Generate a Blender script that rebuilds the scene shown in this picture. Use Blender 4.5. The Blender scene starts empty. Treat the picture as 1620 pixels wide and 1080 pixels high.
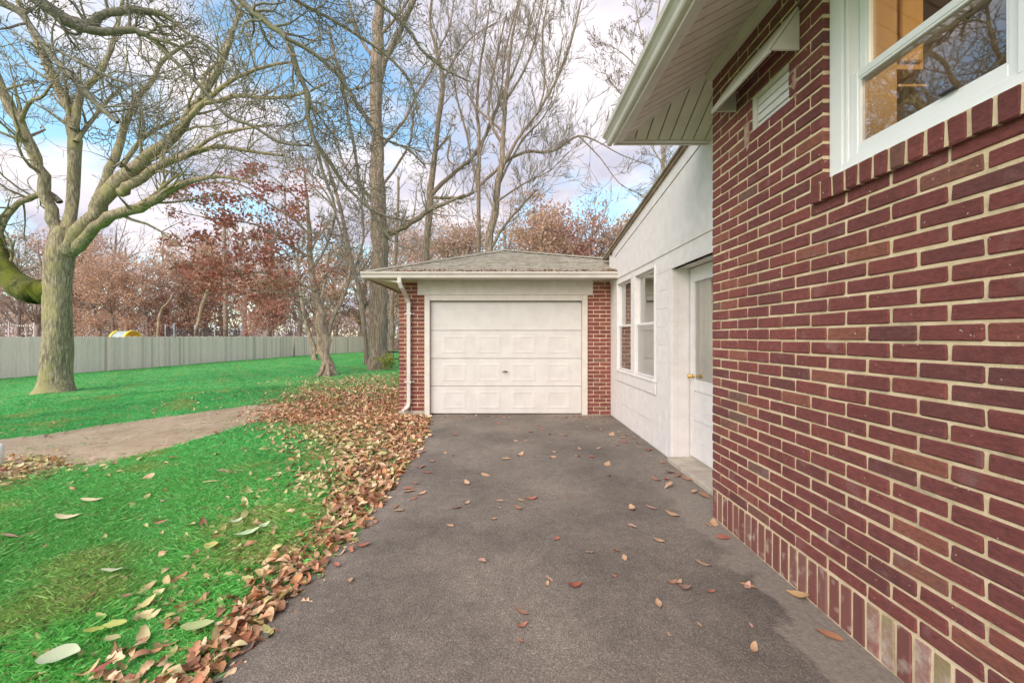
import bpy, bmesh, math, random
import numpy as np
from mathutils import Vector, Matrix
R = math.radians
rnd = random.Random(11)
npr = np.random.default_rng(5)
scn = bpy.context.scene
COL = scn.collection

# ------------------------------------------------------------------ camera
EYE, F, VX, VY = 1.32, 648.0, 800.0, 532.0      # eye height (m), focal length and vanishing point in photo pixels
cam = bpy.data.cameras.new('camera'); camo = bpy.data.objects.new('camera', cam); COL.objects.link(camo)
camo.location = (0, 0, EYE); camo.rotation_euler = (R(90), 0, 0)
cam.sensor_width = 36; cam.lens = F/1620*36
cam.shift_x = (810-VX)/1620; cam.shift_y = (VY-540)/1620
cam.clip_start = 0.05; cam.clip_end = 2000
scn.camera = camo

# ------------------------------------------------------------------ sky, sun, exposure
SUN_EL, SUN_AZ = 38.0, 212.0                     # degrees; azimuth clockwise from +Y (behind the camera, to the left)
w = bpy.data.worlds.new('World'); scn.world = w; w.use_nodes = True
nt = w.node_tree; nt.nodes.clear()
def N(t, kind, **kw):
    n = t.nodes.new(kind)
    for k, v in kw.items(): setattr(n, k, v)
    return n
out = N(nt, 'ShaderNodeOutputWorld'); bg = N(nt, 'ShaderNodeBackground'); bg.inputs[1].default_value = 0.12
sky = N(nt, 'ShaderNodeTexSky'); sky.sky_type = 'NISHITA'; sky.sun_disc = False
sky.sun_elevation = R(SUN_EL); sky.sun_rotation = R(SUN_AZ); sky.air_density = 1.1; sky.dust_density = 0.4; sky.ozone_density = 1.6
tc = N(nt, 'ShaderNodeTexCoord'); sep = N(nt, 'ShaderNodeSeparateXYZ'); nt.links.new(tc.outputs['Generated'], sep.inputs[0])
mx = N(nt, 'ShaderNodeMath', operation='MAXIMUM'); nt.links.new(sep.outputs[2], mx.inputs[0]); mx.inputs[1].default_value = 0.0
ad = N(nt, 'ShaderNodeMath', operation='ADD'); nt.links.new(mx.outputs[0], ad.inputs[0]); ad.inputs[1].default_value = 0.28
dv = N(nt, 'ShaderNodeVectorMath', operation='DIVIDE'); nt.links.new(tc.outputs['Generated'], dv.inputs[0])
cb = N(nt, 'ShaderNodeCombineXYZ')
for i in range(3): nt.links.new(ad.outputs[0], cb.inputs[i])
nt.links.new(cb.outputs[0], dv.inputs[1])
mp = N(nt, 'ShaderNodeMapping'); nt.links.new(dv.outputs[0], mp.inputs[0]); mp.inputs['Location'].default_value = (2.3, 0.7, 0.0)
cn = N(nt, 'ShaderNodeTexNoise'); cn.inputs['Scale'].default_value = 1.45; cn.inputs['Detail'].default_value = 7; cn.inputs['Roughness'].default_value = 0.52
cn.inputs['Distortion'].default_value = 0.35
nt.links.new(mp.outputs[0], cn.inputs['Vector'])
cr = N(nt, 'ShaderNodeValToRGB'); cr.color_ramp.elements[0].position = 0.435; cr.color_ramp.elements[1].position = 0.545
nt.links.new(cn.outputs['Fac'], cr.inputs[0])
cn2 = N(nt, 'ShaderNodeTexNoise'); cn2.inputs['Scale'].default_value = 2.6; cn2.inputs['Detail'].default_value = 5
nt.links.new(mp.outputs[0], cn2.inputs['Vector'])
cc = N(nt, 'ShaderNodeValToRGB'); cc.color_ramp.elements[0].position = 0.40; cc.color_ramp.elements[0].color = (2.75, 2.7, 3.2, 1)
cc.color_ramp.elements[1].position = 0.6; cc.color_ramp.elements[1].color = (4.3, 4.0, 4.15, 1)
nt.links.new(cn2.outputs['Fac'], cc.inputs[0])
sm = N(nt, 'ShaderNodeMixRGB', blend_type='MULTIPLY'); sm.inputs[0].default_value = 1; sm.inputs[2].default_value = (1.12, 1.3, 1.2, 1)
nt.links.new(sky.outputs[0], sm.inputs[1])
mix = N(nt, 'ShaderNodeMixRGB'); nt.links.new(cr.outputs[0], mix.inputs[0]); nt.links.new(sm.outputs[0], mix.inputs[1]); nt.links.new(cc.outputs[0], mix.inputs[2])
nt.links.new(mix.outputs[0], bg.inputs[0]); nt.links.new(bg.outputs[0], out.inputs[0])

sl = bpy.data.lights.new('sun', 'SUN'); slo = bpy.data.objects.new('sun', sl); COL.objects.link(slo)
sl.energy = 2.0; sl.angle = R(65); sl.color = (1.0, 0.86, 0.77)
sd = Vector((math.sin(R(SUN_AZ))*math.cos(R(SUN_EL)), math.cos(R(SUN_AZ))*math.cos(R(SUN_EL)), math.sin(R(SUN_EL))))
slo.rotation_euler = sd.to_track_quat('Z', 'Y').to_euler()
scn.view_settings.view_transform = 'Standard'; scn.view_settings.look = 'None'
scn.view_settings.gamma = 1; scn.view_settings.exposure = 1.14; scn.view_settings.use_curve_mapping = False
scn.cycles.max_bounces = 6; scn.cycles.transparent_max_bounces = 12; scn.cycles.use_denoising = True

# ------------------------------------------------------------------ places
def smooth(t):
    t = np.clip(t, 0, 1); return t*t*(3-2*t)
def terr(x, y):
    x = np.asarray(x, float); y = np.asarray(y, float)
    z = -0.022 - 0.5*smooth((-x-2)/16)
    heap = 0.07*np.exp(-(((x+1.95)/0.5)**2 + ((y-6.0)/0.65)**2)) + 0.025*np.exp(-(((x+1.6)/0.3)**2 + ((y-4.4)/0.9)**2))
    z = z + heap*smooth((-x-1.08)/0.35)
    z = z + 0.012*np.sin(x*0.9+1)*np.sin(y*0.7)*smooth((-x-1.3)/1.5)
    return z
def P(px, py, Y): return Vector(((px-VX)*Y/F, Y, EYE-(py-VY)*Y/F))
def G(px, py):
    z = 0.0
    for _ in range(30):
        Y = (EYE-z)*F/max(py-VY, 1.0); X = (px-VX)*Y/F; z = float(terr(X, Y))
    return Vector((X, Y, z))

# ------------------------------------------------------------------ materials
def newmat(name):
    m = bpy.data.materials.new(name); m.use_nodes = True
    t = m.node_tree; b = t.nodes['Principled BSDF']; return m, t, b
def vec(t, rand=False, scale=None):
    c = N(t, 'ShaderNodeTexCoord'); o = c.outputs['Object']
    if rand:
        oi = N(t, 'ShaderNodeObjectInfo'); ml = N(t, 'ShaderNodeMath', operation='MULTIPLY'); ml.inputs[1].default_value = 57.0
        t.links.new(oi.outputs['Random'], ml.inputs[0])
        a = N(t, 'ShaderNodeVectorMath', operation='ADD'); t.links.new(o, a.inputs[0]); t.links.new(ml.outputs[0], a.inputs[1]); o = a.outputs[0]
    if scale:
        mm = N(t, 'ShaderNodeVectorMath', operation='MULTIPLY'); t.links.new(o, mm.inputs[0]); mm.inputs[1].default_value = scale; o = mm.outputs[0]
    return o
def noise(t, v, scale, detail=5, rough=0.55, dist=0.0):
    n = N(t, 'ShaderNodeTexNoise'); n.inputs['Scale'].default_value = scale; n.inputs['Detail'].default_value = detail
    n.inputs['Roughness'].default_value = rough; n.inputs['Distortion'].default_value = dist
    t.links.new(v, n.inputs['Vector']); return n.outputs['Fac']
def ramp(t, f, stops):
    r = N(t, 'ShaderNodeValToRGB'); e = r.color_ramp.elements
    while len(e) < len(stops): e.new(0.5)
    for k, (p, c) in enumerate(stops):
        e[k].position = p; e[k].color = (*c, 1) if len(c) == 3 else c
    t.links.new(f, r.inputs[0]); return r.outputs[0]
def mixc(t, f, a, b, mode='MIX'):
    m = N(t, 'ShaderNodeMixRGB', blend_type=mode)
    for i, s in ((0, f), (1, a), (2, b)):
        if isinstance(s, (int, float)): m.inputs[i].default_value = s
        elif isinstance(s, tuple): m.inputs[i].default_value = (*s, 1)
        else: t.links.new(s, m.inputs[i])
    return m.outputs[0]
def bump(t, b, h, strength, dist):
    n = N(t, 'ShaderNodeBump'); n.inputs['Strength'].default_value = strength; n.inputs['Distance'].default_value = dist
    t.links.new(h, n.inputs['Height']); t.links.new(n.outputs[0], b.inputs['Normal'])
def simple(name, c1, c2, scale=6, rough=0.7, bs=0.3, bscale=60, bd=0.004, rand=False, stretch=None, metallic=0, lo=0.35, hi=0.65, grime=None):
    m, t, b = newmat(name); v = vec(t, rand, stretch)
    c = ramp(t, noise(t, v, scale), [(lo, c1), (hi, c2)])
    if grime:
        gc, gs, g0, g1 = grime
        c = mixc(t, ramp(t, noise(t, v, gs, 6, 0.65), [(g0, (0, 0, 0)), (g1, (1, 1, 1))]), c, gc)
    t.links.new(c, b.inputs['Base Color']); b.inputs['Roughness'].default_value = rough; b.inputs['Metallic'].default_value = metallic
    if bs: bump(t, b, noise(t, v, bscale, 4), bs, bd)
    return m
M = {}
def brickmat(name, island, base):
    m, t, b = newmat(name); v = vec(t, not island)
    if island: g = N(t, 'ShaderNodeNewGeometry'); f = g.outputs['Random Per Island']
    else: g = N(t, 'ShaderNodeObjectInfo'); f = g.outputs['Random']
    c = ramp(t, f, base)
    c = mixc(t, 0.55, c, ramp(t, noise(t, vec(t, not island, (1, 1, 2.5)), 34, 6, 0.75), [(0.32, (0.35, 0.32, 0.32)), (0.62, (1.3, 1.25, 1.25))]), 'MULTIPLY')
    gp = N(t, 'ShaderNodeNewGeometry'); c = mixc(t, 0.8, c, ramp(t, noise(t, gp.outputs['Position'], 2.3, 6, 0.65), [(0.32, (0.72, 0.70, 0.70)), (0.68, (1.18, 1.16, 1.14))]), 'MULTIPLY')
    fl = ramp(t, noise(t, v, 58, 3, 0.6), [(0.70, (0, 0, 0)), (0.73, (1, 1, 1))])
    c = mixc(t, fl, c, (0.62, 0.57, 0.5))
    haze_ = ramp(t, noise(t, v, 7, 4, 0.6), [(0.60, (0, 0, 0)), (0.85, (0.45, 0.45, 0.45))])
    c = mixc(t, haze_, c, (0.42, 0.30, 0.28))
    t.links.new(c, b.inputs['Base Color']); b.inputs['Roughness'].default_value = 0.82
    v2 = vec(t, not island, (1, 1, 2.2))
    bump(t, b, noise(t, v2, 75, 6, 0.78), 1.0, 0.009)
    return m
RED = [(0.0, (0.17, 0.060, 0.055)), (0.10, (0.205, 0.062, 0.055)), (0.5, (0.232, 0.065, 0.056)), (0.88, (0.255, 0.072, 0.058)), (0.96, (0.29, 0.105, 0.070)), (1.0, (0.19, 0.105, 0.082))]
M['brick'] = brickmat('brick', False, RED); M['brick_many'] = brickmat('brick_many', True, RED)
WEA = [(0.0, (0.155, 0.055, 0.046)), (0.6, (0.19, 0.066, 0.054)), (1.0, (0.21, 0.10, 0.078))]
def soldier_mat():
    m, t, b = newmat('weathered_brick'); v = vec(t, True)
    g = N(t, 'ShaderNodeObjectInfo'); c = ramp(t, g.outputs['Random'], WEA)
    gr = N(t, 'ShaderNodeTexNoise'); gr.inputs['Scale'].default_value = 16; gr.inputs['Detail'].default_value = 6
    t.links.new(v, gr.inputs['Vector'])
    c = mixc(t, ramp(t, gr.outputs['Fac'], [(0.56, (0, 0, 0)), (0.72, (0.7, 0.7, 0.7))]), c, (0.46, 0.38, 0.30))
    t.links.new(c, b.inputs['Base Color']); b.inputs['Roughness'].default_value = 0.85
    bump(t, b, noise(t, vec(t, True, (1, 3, 1)), 60, 5, 0.7), 0.6, 0.005); return m
M['soldier'] = soldier_mat()
def pale_mat():
    m, t, b = newmat('limed_brick'); v = vec(t, True)
    c = ramp(t, noise(t, v, 11, 6, 0.7), [(0.36, (0.24, 0.085, 0.065)), (0.52, (0.34, 0.21, 0.17)), (0.68, (0.50, 0.42, 0.34))])
    c = mixc(t, ramp(t, noise(t, v, 5, 5, 0.6), [(0.52, (0, 0, 0)), (0.68, (0.8, 0.8, 0.8))]), c, (0.26, 0.24, 0.09))
    t.links.new(c, b.inputs['Base Color']); b.inputs['Roughness'].default_value = 0.9
    bump(t, b, noise(t, v, 70, 5, 0.7), 0.8, 0.006); return m
M['limed'] = pale_mat()
M['mortar'] = simple('mortar', (0.55, 0.42, 0.255), (0.70, 0.565, 0.37), 14, 0.95, 0.9, 130, 0.004, grime=((0.34, 0.28, 0.18), 5, 0.55, 0.75))
M['white'] = simple('white_paint', (0.655, 0.61, 0.585), (0.72, 0.68, 0.66), 9, 0.55, 0.25, 90, 0.002, grime=((0.55, 0.50, 0.45), 18, 0.62, 0.8))
M['trim'] = simple('cream_trim', (0.58, 0.525, 0.465), (0.65, 0.595, 0.535), 8, 0.5, 0.15, 60, 0.002, grime=((0.42, 0.37, 0.31), 10, 0.62, 0.85))
M['door'] = simple('garage_door_paint', (0.565, 0.535, 0.50), (0.625, 0.595, 0.56), 5, 0.5, 0.25, 140, 0.0015, grime=((0.55, 0.48, 0.41), 12, 0.6, 0.85), stretch=(1, 1, 1))
M['vinyl'] = simple('window_vinyl', (0.80, 0.80, 0.79), (0.84, 0.84, 0.83), 5, 0.35, 0.0)
M['soffit'] = simple('soffit_board', (0.62, 0.54, 0.465), (0.70, 0.62, 0.54), 5, 0.7, 0.3, 50, 0.002, rand=True, grime=((0.36, 0.30, 0.24), 9, 0.6, 0.85))
M['gutter'] = simple('gutter_metal', (0.55, 0.50, 0.45), (0.63, 0.58, 0.53), 4, 0.4, 0.1, 30, 0.002, grime=((0.40, 0.35, 0.30), 9, 0.6, 0.8))
M['seam'] = simple('door_seam', (0.30, 0.26, 0.22), (0.36, 0.32, 0.27), 5, 0.8, 0)
M['dark'] = simple('dark_gap', (0.03, 0.028, 0.025), (0.05, 0.045, 0.04), 5, 0.9, 0)
M['shingle'] = simple('shingle', (0.22, 0.195, 0.15), (0.35, 0.315, 0.25), 9, 0.95, 0.6, 160, 0.004, grime=((0.20, 0.20, 0.07), 4, 0.55, 0.75))
M['wood_edge'] = simple('weathered_wood', (0.20, 0.13, 0.09), (0.33, 0.24, 0.17), 10, 0.85, 0.5, 60, 0.004)
M['brass'] = simple('brass', (0.75, 0.48, 0.12), (0.85, 0.58, 0.18), 5, 0.25, 0, metallic=1.0)
M['conc'] = simple('concrete', (0.36, 0.31, 0.25), (0.48, 0.42, 0.34), 7, 0.92, 0.5, 90, 0.004, grime=((0.25, 0.26, 0.12), 6, 0.6, 0.8))
M['room'] = simple('room_wall', (0.66, 0.58, 0.46), (0.70, 0.62, 0.50), 3, 0.8, 0)
M['dimroom'] = simple('dimmed_room_wall', (0.14, 0.09, 0.06), (0.18, 0.12, 0.08), 3, 0.8, 0)  # dimness of the room is put into its wall colour
M['orange'] = simple('varnished_wood', (0.55, 0.33, 0.13), (0.63, 0.40, 0.17), 3, 0.5, 0.1, 30, 0.002)
M['orange2'] = simple('honey_wood', (0.62, 0.36, 0.12), (0.70, 0.44, 0.17), 14, 0.35, 0.1, 30, 0.002, stretch=(1, 1, 0.15))
M['curtain'] = simple('door_curtain', (0.50, 0.43, 0.31), (0.60, 0.53, 0.40), 6, 0.9, 0.2, 90, 0.002)
M['black'] = simple('black_metal', (0.02, 0.02, 0.022), (0.035, 0.035, 0.038), 6, 0.5, 0)
M['net'] = simple('black_net', (0.03, 0.03, 0.035), (0.05, 0.05, 0.055), 6, 0.9, 0)
M['yellow'] = simple('yellow_plastic', (0.80, 0.55, 0.02), (0.85, 0.62, 0.04), 4, 0.45, 0)
M['greycover'] = simple('grey_cover', (0.30, 0.36, 0.34), (0.38, 0.44, 0.42), 4, 0.6, 0)
M['steel'] = simple('galvanised', (0.42, 0.45, 0.46), (0.52, 0.55, 0.56), 6, 0.45, 0, metallic=0.5)
M['bluecap'] = simple('blue_cap', (0.25, 0.42, 0.60), (0.3, 0.48, 0.66), 6, 0.4, 0)
M['picket'] = simple('weathered_picket', (0.86, 0.62, 0.58), (0.94, 0.74, 0.69), 5, 0.9, 0.4, 40, 0.004, rand=True, stretch=(6, 6, 0.5))
_t = M['picket'].node_tree; _b = _t.nodes['Principled BSDF']; _src = _b.inputs['Base Color'].links[0].from_socket; _oi = N(_t, 'ShaderNodeObjectInfo')
_t.links.new(mixc(_t, 1.0, _src, ramp(_t, _oi.outputs['Random'], [(0.0, (0.66, 0.63, 0.60)), (0.25, (0.92, 0.92, 0.92)), (1.0, (1.06, 1.05, 1.03))]), 'MULTIPLY'), _b.inputs['Base Color'])
M['wire'] = simple('wire', (0.10, 0.10, 0.10), (0.14, 0.14, 0.14), 3, 0.7, 0)
def glassmat():
    m = bpy.data.materials.new('window_glass'); m.use_nodes = True; t = m.node_tree; t.nodes.clear()
    o = N(t, 'ShaderNodeOutputMaterial'); tr = N(t, 'ShaderNodeBsdfTransparent'); gl = N(t, 'ShaderNodeBsdfGlossy'); gl.inputs['Roughness'].default_value = 0.015
    tr.inputs[0].default_value = (0.92, 0.93, 0.92, 1)
    lw = N(t, 'ShaderNodeLayerWeight'); lw.inputs[0].default_value = 0.5
    pw = N(t, 'ShaderNodeMath', operation='POWER'); t.links.new(lw.outputs['Facing'], pw.inputs[0]); pw.inputs[1].default_value = 2.5
    fr = N(t, 'ShaderNodeMath', operation='MULTIPLY_ADD'); t.links.new(pw.outputs[0], fr.inputs[0]); fr.inputs[1].default_value = 0.7; fr.inputs[2].default_value = 0.16
    nz = noise(t, vec(t), 3.0, 2); bn = N(t, 'ShaderNodeBump'); bn.inputs['Strength'].default_value = 0.02; bn.inputs['Distance'].default_value = 0.01
    t.links.new(nz, bn.inputs['Height']); t.links.new(bn.outputs[0], gl.inputs['Normal'])
    mx_ = N(t, 'ShaderNodeMixShader'); t.links.new(fr.outputs[0], mx_.inputs[0]); t.links.new(tr.outputs[0], mx_.inputs[1]); t.links.new(gl.outputs[0], mx_.inputs[2])
    t.links.new(mx_.outputs[0], o.inputs[0]); return m
M['glass'] = glassmat()
def barkmat(name, c1, c2, moss=None, vs=(1, 1, 0.25), sc=9, bd=0.03, mossp=(0.5, 0.68)):
    m, t, b = newmat(name); v = vec(t, False, vs)
    c = ramp(t, noise(t, v, sc, 7, 0.7), [(0.34, tuple(0.6*k for k in c1)), (0.47, c1), (0.66, c2)])
    if moss: c = mixc(t, ramp(t, noise(t, vec(t), 1.7, 5, 0.6), [(mossp[0], (0, 0, 0)), (mossp[1], (1, 1, 1))]), c, moss)
    t.links.new(c, b.inputs['Base Color']); b.inputs['Roughness'].default_value = 0.95
    bump(t, b, noise(t, v, sc*1.6, 6, 0.7), 0.9, bd); return m
M['bark_big'] = barkmat('bark_big', (0.23, 0.185, 0.12), (0.56, 0.47, 0.32), (0.36, 0.32, 0.14), (1, 1, 0.16), 24, 0.035)
M['bark_moss'] = barkmat('bark_moss', (0.06, 0.065, 0.015), (0.24, 0.21, 0.07), (0.14, 0.15, 0.012), (1, 1, 0.6), 9, 0.06, mossp=(0.38, 0.62))
M['bark_limb'] = barkmat('bark_limb', (0.24, 0.20, 0.13), (0.46, 0.39, 0.27), (0.33, 0.30, 0.14), (1, 1, 0.5), 14)
M['bark_near'] = barkmat('bark_near', (0.19, 0.165, 0.125), (0.36, 0.32, 0.245), (0.26, 0.245, 0.14), (1, 1, 1), 22, 0.008)
M['bark_tall'] = barkmat('bark_tall', (0.21, 0.155, 0.11), (0.46, 0.365, 0.28), None, (1, 1, 0.10), 24, 0.05)
M['bark_maple'] = barkmat('bark_maple', (0.24, 0.175, 0.125), (0.44, 0.34, 0.26), None, (1, 1, 0.3), 12, 0.02)
M['bark_back'] = barkmat('bark_back', (0.24, 0.195, 0.155), (0.42, 0.355, 0.29), None, (1, 1, 0.3), 8, 0.02)
M['bark_pale'] = barkmat('bark_pale', (0.28, 0.21, 0.13), (0.44, 0.35, 0.23), None, (1, 1, 0.3), 8, 0.02)
M['bark_wood'] = barkmat('bark_wood', (0.30, 0.235, 0.195), (0.46, 0.375, 0.32), None, (1, 1, 0.3), 4, 0.02)
def colmat(name, rough=0.6, trans=0.0, bs=0.0):
    m, t, b = newmat(name); a = N(t, 'ShaderNodeAttribute'); a.attribute_name = 'col'
    t.links.new(a.outputs['Color'], b.inputs['Base Color']); b.inputs['Roughness'].default_value = rough
    if trans:
        tl = N(t, 'ShaderNodeBsdfTranslucent'); t.links.new(a.outputs['Color'], tl.inputs[0]); ms = N(t, 'ShaderNodeMixShader'); ms.inputs[0].default_value = trans
        o = t.nodes['Material Output']; t.links.new(b.outputs[0], ms.inputs[1]); t.links.new(tl.outputs[0], ms.inputs[2]); t.links.new(ms.outputs[0], o.inputs[0])
    if bs: bump(t, b, noise(t, vec(t), 120, 3), bs, 0.003)
    return m
M['blade'] = colmat('grass_blade', 0.6, 0.4); M['leaf'] = colmat('leaf', 0.65, 0.15, 0.3); M['tree_leaf'] = colmat('tree_leaf', 0.7, 0.42)
def asphalt():
    m, t, b = newmat('asphalt'); v = vec(t)
    vo = N(t, 'ShaderNodeTexVoronoi'); vo.inputs['Scale'].default_value = 150; t.links.new(v, vo.inputs['Vector'])
    sp = N(t, 'ShaderNodeSeparateColor'); t.links.new(vo.outputs['Color'], sp.inputs[0])
    c = ramp(t, sp.outputs[0], [(0.0, (0.175, 0.149, 0.126)), (0.45, (0.212, 0.182, 0.154)), (0.90, (0.242, 0.208, 0.177)), (1.0, (0.33, 0.287, 0.247))])
    c = mixc(t, 0.5, c, ramp(t, vo.outputs['Distance'], [(0.30, (1, 1, 1)), (0.62, (0.30, 0.29, 0.28))]), 'MULTIPLY')
    c = mixc(t, 1.0, c, ramp(t, noise(t, v, 0.8, 6, 0.62), [(0.34, (0.60, 0.59, 0.58)), (0.64, (1.26, 1.23, 1.18))]), 'MULTIPLY')
    c = mixc(t, 0.7, c, ramp(t, noise(t, v, 14, 4, 0.65), [(0.3, (0.8, 0.8, 0.8)), (0.7, (1.2, 1.2, 1.2))]), 'MULTIPLY')
    # dried silt and old mortar dust in a broken band along the foot of the brick wall
    sx_ = N(t, 'ShaderNodeSeparateXYZ'); t.links.new(v, sx_.inputs[0])
    nn = N(t, 'ShaderNodeMath', operation='MULTIPLY_ADD'); t.links.new(noise(t, v, 2.6, 7, 0.62), nn.inputs[0]); nn.inputs[1].default_value = 0.75; t.links.new(sx_.outputs[0], nn.inputs[2])
    mr = N(t, 'ShaderNodeMapRange'); t.links.new(nn.outputs[0], mr.inputs[0]); mr.inputs[1].default_value = 1.67; mr.inputs[2].default_value = 1.73; mr.inputs[3].default_value = 0.0; mr.inputs[4].default_value = 0.8
    ylim = N(t, 'ShaderNodeMapRange'); t.links.new(sx_.outputs[1], ylim.inputs[0]); ylim.inputs[1].default_value = 3.3; ylim.inputs[2].default_value = 3.9; ylim.inputs[3].default_value = 1.0; ylim.inputs[4].default_value = 0.0
    mk = N(t, 'ShaderNodeMath', operation='MULTIPLY'); t.links.new(mr.outputs[0], mk.inputs[0]); t.links.new(ylim.outputs[0], mk.inputs[1])
    silt = ramp(t, noise(t, v, 40, 6, 0.7), [(0.3, (0.17, 0.14, 0.115)), (0.7, (0.31, 0.265, 0.215))])
    c = mixc(t, mk.outputs[0], c, silt)
    t.links.new(c, b.inputs['Base Color']); b.inputs['Roughness'].default_value = 0.9
    inv = N(t, 'ShaderNodeMath', operation='SUBTRACT'); inv.inputs[0].default_value = 1.0; t.links.new(vo.outputs['Distance'], inv.inputs[1])
    bump(t, b, inv.outputs[0], 0.6, 0.004); return m
M['asphalt'] = asphalt()
M['dusty'] = simple('dusty_strip', (0.17, 0.145, 0.12), (0.30, 0.26, 0.215), 5, 0.95, 0.8, 120, 0.006, grime=((0.09, 0.08, 0.07), 22, 0.55, 0.7))
def groundmat():
    m, t, b = newmat('ground'); v = vec(t); a = N(t, 'ShaderNodeAttribute'); a.attribute_name = 'col'
    sp = N(t, 'ShaderNodeSeparateColor'); t.links.new(a.outputs['Color'], sp.inputs[0])
    g = ramp(t, noise(t, v, 30, 5, 0.7), [(0.3, (0.06, 0.27, 0.06)), (0.7, (0.11, 0.43, 0.10))])
    g = mixc(t, 0.8, g, ramp(t, noise(t, v, 0.7, 4, 0.6), [(0.3, (0.75, 0.85, 0.8)), (0.7, (1.2, 1.1, 1.0))]), 'MULTIPLY')
    l = ramp(t, noise(t, v, 16, 6, 0.7), [(0.3, (0.13, 0.075, 0.04)), (0.7, (0.30, 0.20, 0.12))])
    far = ramp(t, noise(t, v, 3, 6, 0.7), [(0.3, (0.16, 0.10, 0.06)), (0.7, (0.30, 0.20, 0.13))])
    c = mixc(t, sp.outputs[0], g, l); c = mixc(t, sp.outputs[1], c, far)
    t.links.new(c, b.inputs['Base Color']); b.inputs['Roughness'].default_value = 0.95
    bump(t, b, noise(t, v, 45, 5, 0.7), 0.8, 0.03); return m
M['ground'] = groundmat()
M['path'] = simple('worn_path', (0.32, 0.24, 0.15), (0.44, 0.34, 0.235), 1.6, 0.95, 0.8, 45, 0.010,  grime=((0.22, 0.165, 0.08), 11, 0.52, 0.66))

# ------------------------------------------------------------------ builders
def wloc(o):
    p = Vector((0, 0, 0))
    while o is not None: p += o.location; o = o.parent
    return p
def link(o, parent=None, at=None):
    COL.objects.link(o)
    if parent is not None: o.parent = parent
    o.location = (Vector(at) if at is not None else Vector((0, 0, 0))) - (wloc(parent) if parent is not None else Vector((0, 0, 0)))
    return o
def tag(o, label=None, cat=None, group=None, kind=None):
    for k, v in (('label', label), ('category', cat), ('group', group), ('kind', kind)):
        if v: o[k] = v
    return o
def thing(name, loc, label, cat, group=None):
    o = bpy.data.objects.new(name, None); o.empty_display_size = 0.2; COL.objects.link(o); o.location = loc
    return tag(o, label, cat, group)
class MB:
    def __init__(s): s.v = []; s.f = []
    def add(s, v, f):
        k = len(s.v); s.v += [tuple(a) for a in v]; s.f += [tuple(i+k for i in q) for q in f]; return s
    def box(s, x0, x1, y0, y1, z0, z1):
        return s.add([(x0, y0, z0), (x1, y0, z0), (x1, y1, z0), (x0, y1, z0), (x0, y0, z1), (x1, y0, z1), (x1, y1, z1), (x0, y1, z1)],
                     [(0, 3, 2, 1), (4, 5, 6, 7), (0, 1, 5, 4), (1, 2, 6, 5), (2, 3, 7, 6), (3, 0, 4, 7)])
    def slab(s, poly, d):                         # polygon (3-D points) given thickness d (vector)
        n = len(poly); d = Vector(d); a = [Vector(p) for p in poly]
        return s.add(a+[p+d for p in a], [tuple(range(n-1, -1, -1)), tuple(range(n, 2*n))]+[(i, (i+1) % n, n+(i+1) % n, n+i) for i in range(n)])
    def extrude(s, prof, p0, p1, ax, up=(0, 0, 1), cap=True):   # prof: (a, b) pairs in axes ax / up, swept p0 -> p1
        n = len(prof); ax = Vector(ax); up = Vector(up); v = []
        for p in (Vector(p0), Vector(p1)): v += [p+ax*a+up*b for a, b in prof]
        f = [(i, (i+1) % n, n+(i+1) % n, n+i) for i in range(n)]
        if cap: f += [tuple(range(n-1, -1, -1)), tuple(range(n, 2*n))]
        return s.add(v, f)
    def tube(s, pts, rad, n=8, cap=True):
        pts = [Vector(p) for p in pts]; k0 = len(s.v)
        if isinstance(rad, (int, float)): rad = [rad]*len(pts)
        t0 = (pts[-1]-pts[0]).normalized(); ref = Vector((1, 0, 0)) if abs(t0.x) < 0.8 else Vector((0, 1, 0))
        for i, p in enumerate(pts):
            t = (pts[min(i+1, len(pts)-1)]-pts[max(i-1, 0)]).normalized()
            a = t.cross(ref).normalized(); b = t.cross(a)
            for j in range(n):
                q = p+(a*math.cos(2*math.pi*j/n)+b*math.sin(2*math.pi*j/n))*rad[i]; s.v.append((q.x, q.y, q.z))
        for i in range(len(pts)-1):
            for j in range(n):
                j2 = (j+1) % n; s.f.append((k0+i*n+j, k0+i*n+j2, k0+(i+1)*n+j2, k0+(i+1)*n+j))
        if cap: s.f.append(tuple(k0+j for j in range(n-1, -1, -1))); s.f.append(tuple(k0+(len(pts)-1)*n+j for j in range(n)))
        return s
    def build(s, name, mat, parent=None, sm=False, at=None, bevel=0):
        me = bpy.data.meshes.new(name); me.from_pydata(s.v, [], s.f); me.materials.append(mat)
        bm = bmesh.new(); bm.from_mesh(me); bmesh.ops.recalc_face_normals(bm, faces=bm.faces)
        if bevel: bmesh.ops.bevel(bm, geom=list(bm.edges), offset=bevel, segments=1, affect='EDGES')
        bm.to_mesh(me); bm.free()
        if sm: me.polygons.foreach_set('use_smooth', [True]*len(me.polygons))
        o = bpy.data.objects.new(name, me); return link(o, parent, at)
def bigmesh(name, V, Fc, mat, parent=None, col=None, sm=False):     # V (n,3) array; Fc (m,k) array of tris or quads
    me = bpy.data.meshes.new(name); V = np.asarray(V, np.float32); Fc = np.asarray(Fc, np.int32); k = Fc.shape[1]
    me.vertices.add(len(V)); me.vertices.foreach_set('co', V.ravel())
    me.loops.add(Fc.size); me.loops.foreach_set('vertex_index', Fc.ravel())
    me.polygons.add(len(Fc)); me.polygons.foreach_set('loop_start', np.arange(0, Fc.size, k, dtype=np.int32))
    if sm: me.polygons.foreach_set('use_smooth', np.ones(len(Fc), bool))
    me.materials.append(mat)
    me.update(calc_edges=True)
    if col is not None:
        c = np.ones((len(V), 4), np.float32); c[:, :3] = col
        at = me.color_attributes.new('col', 'FLOAT_COLOR', 'POINT'); at.data.foreach_set('color', c.ravel())
    o = bpy.data.objects.new(name, me); return link(o, parent)

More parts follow.
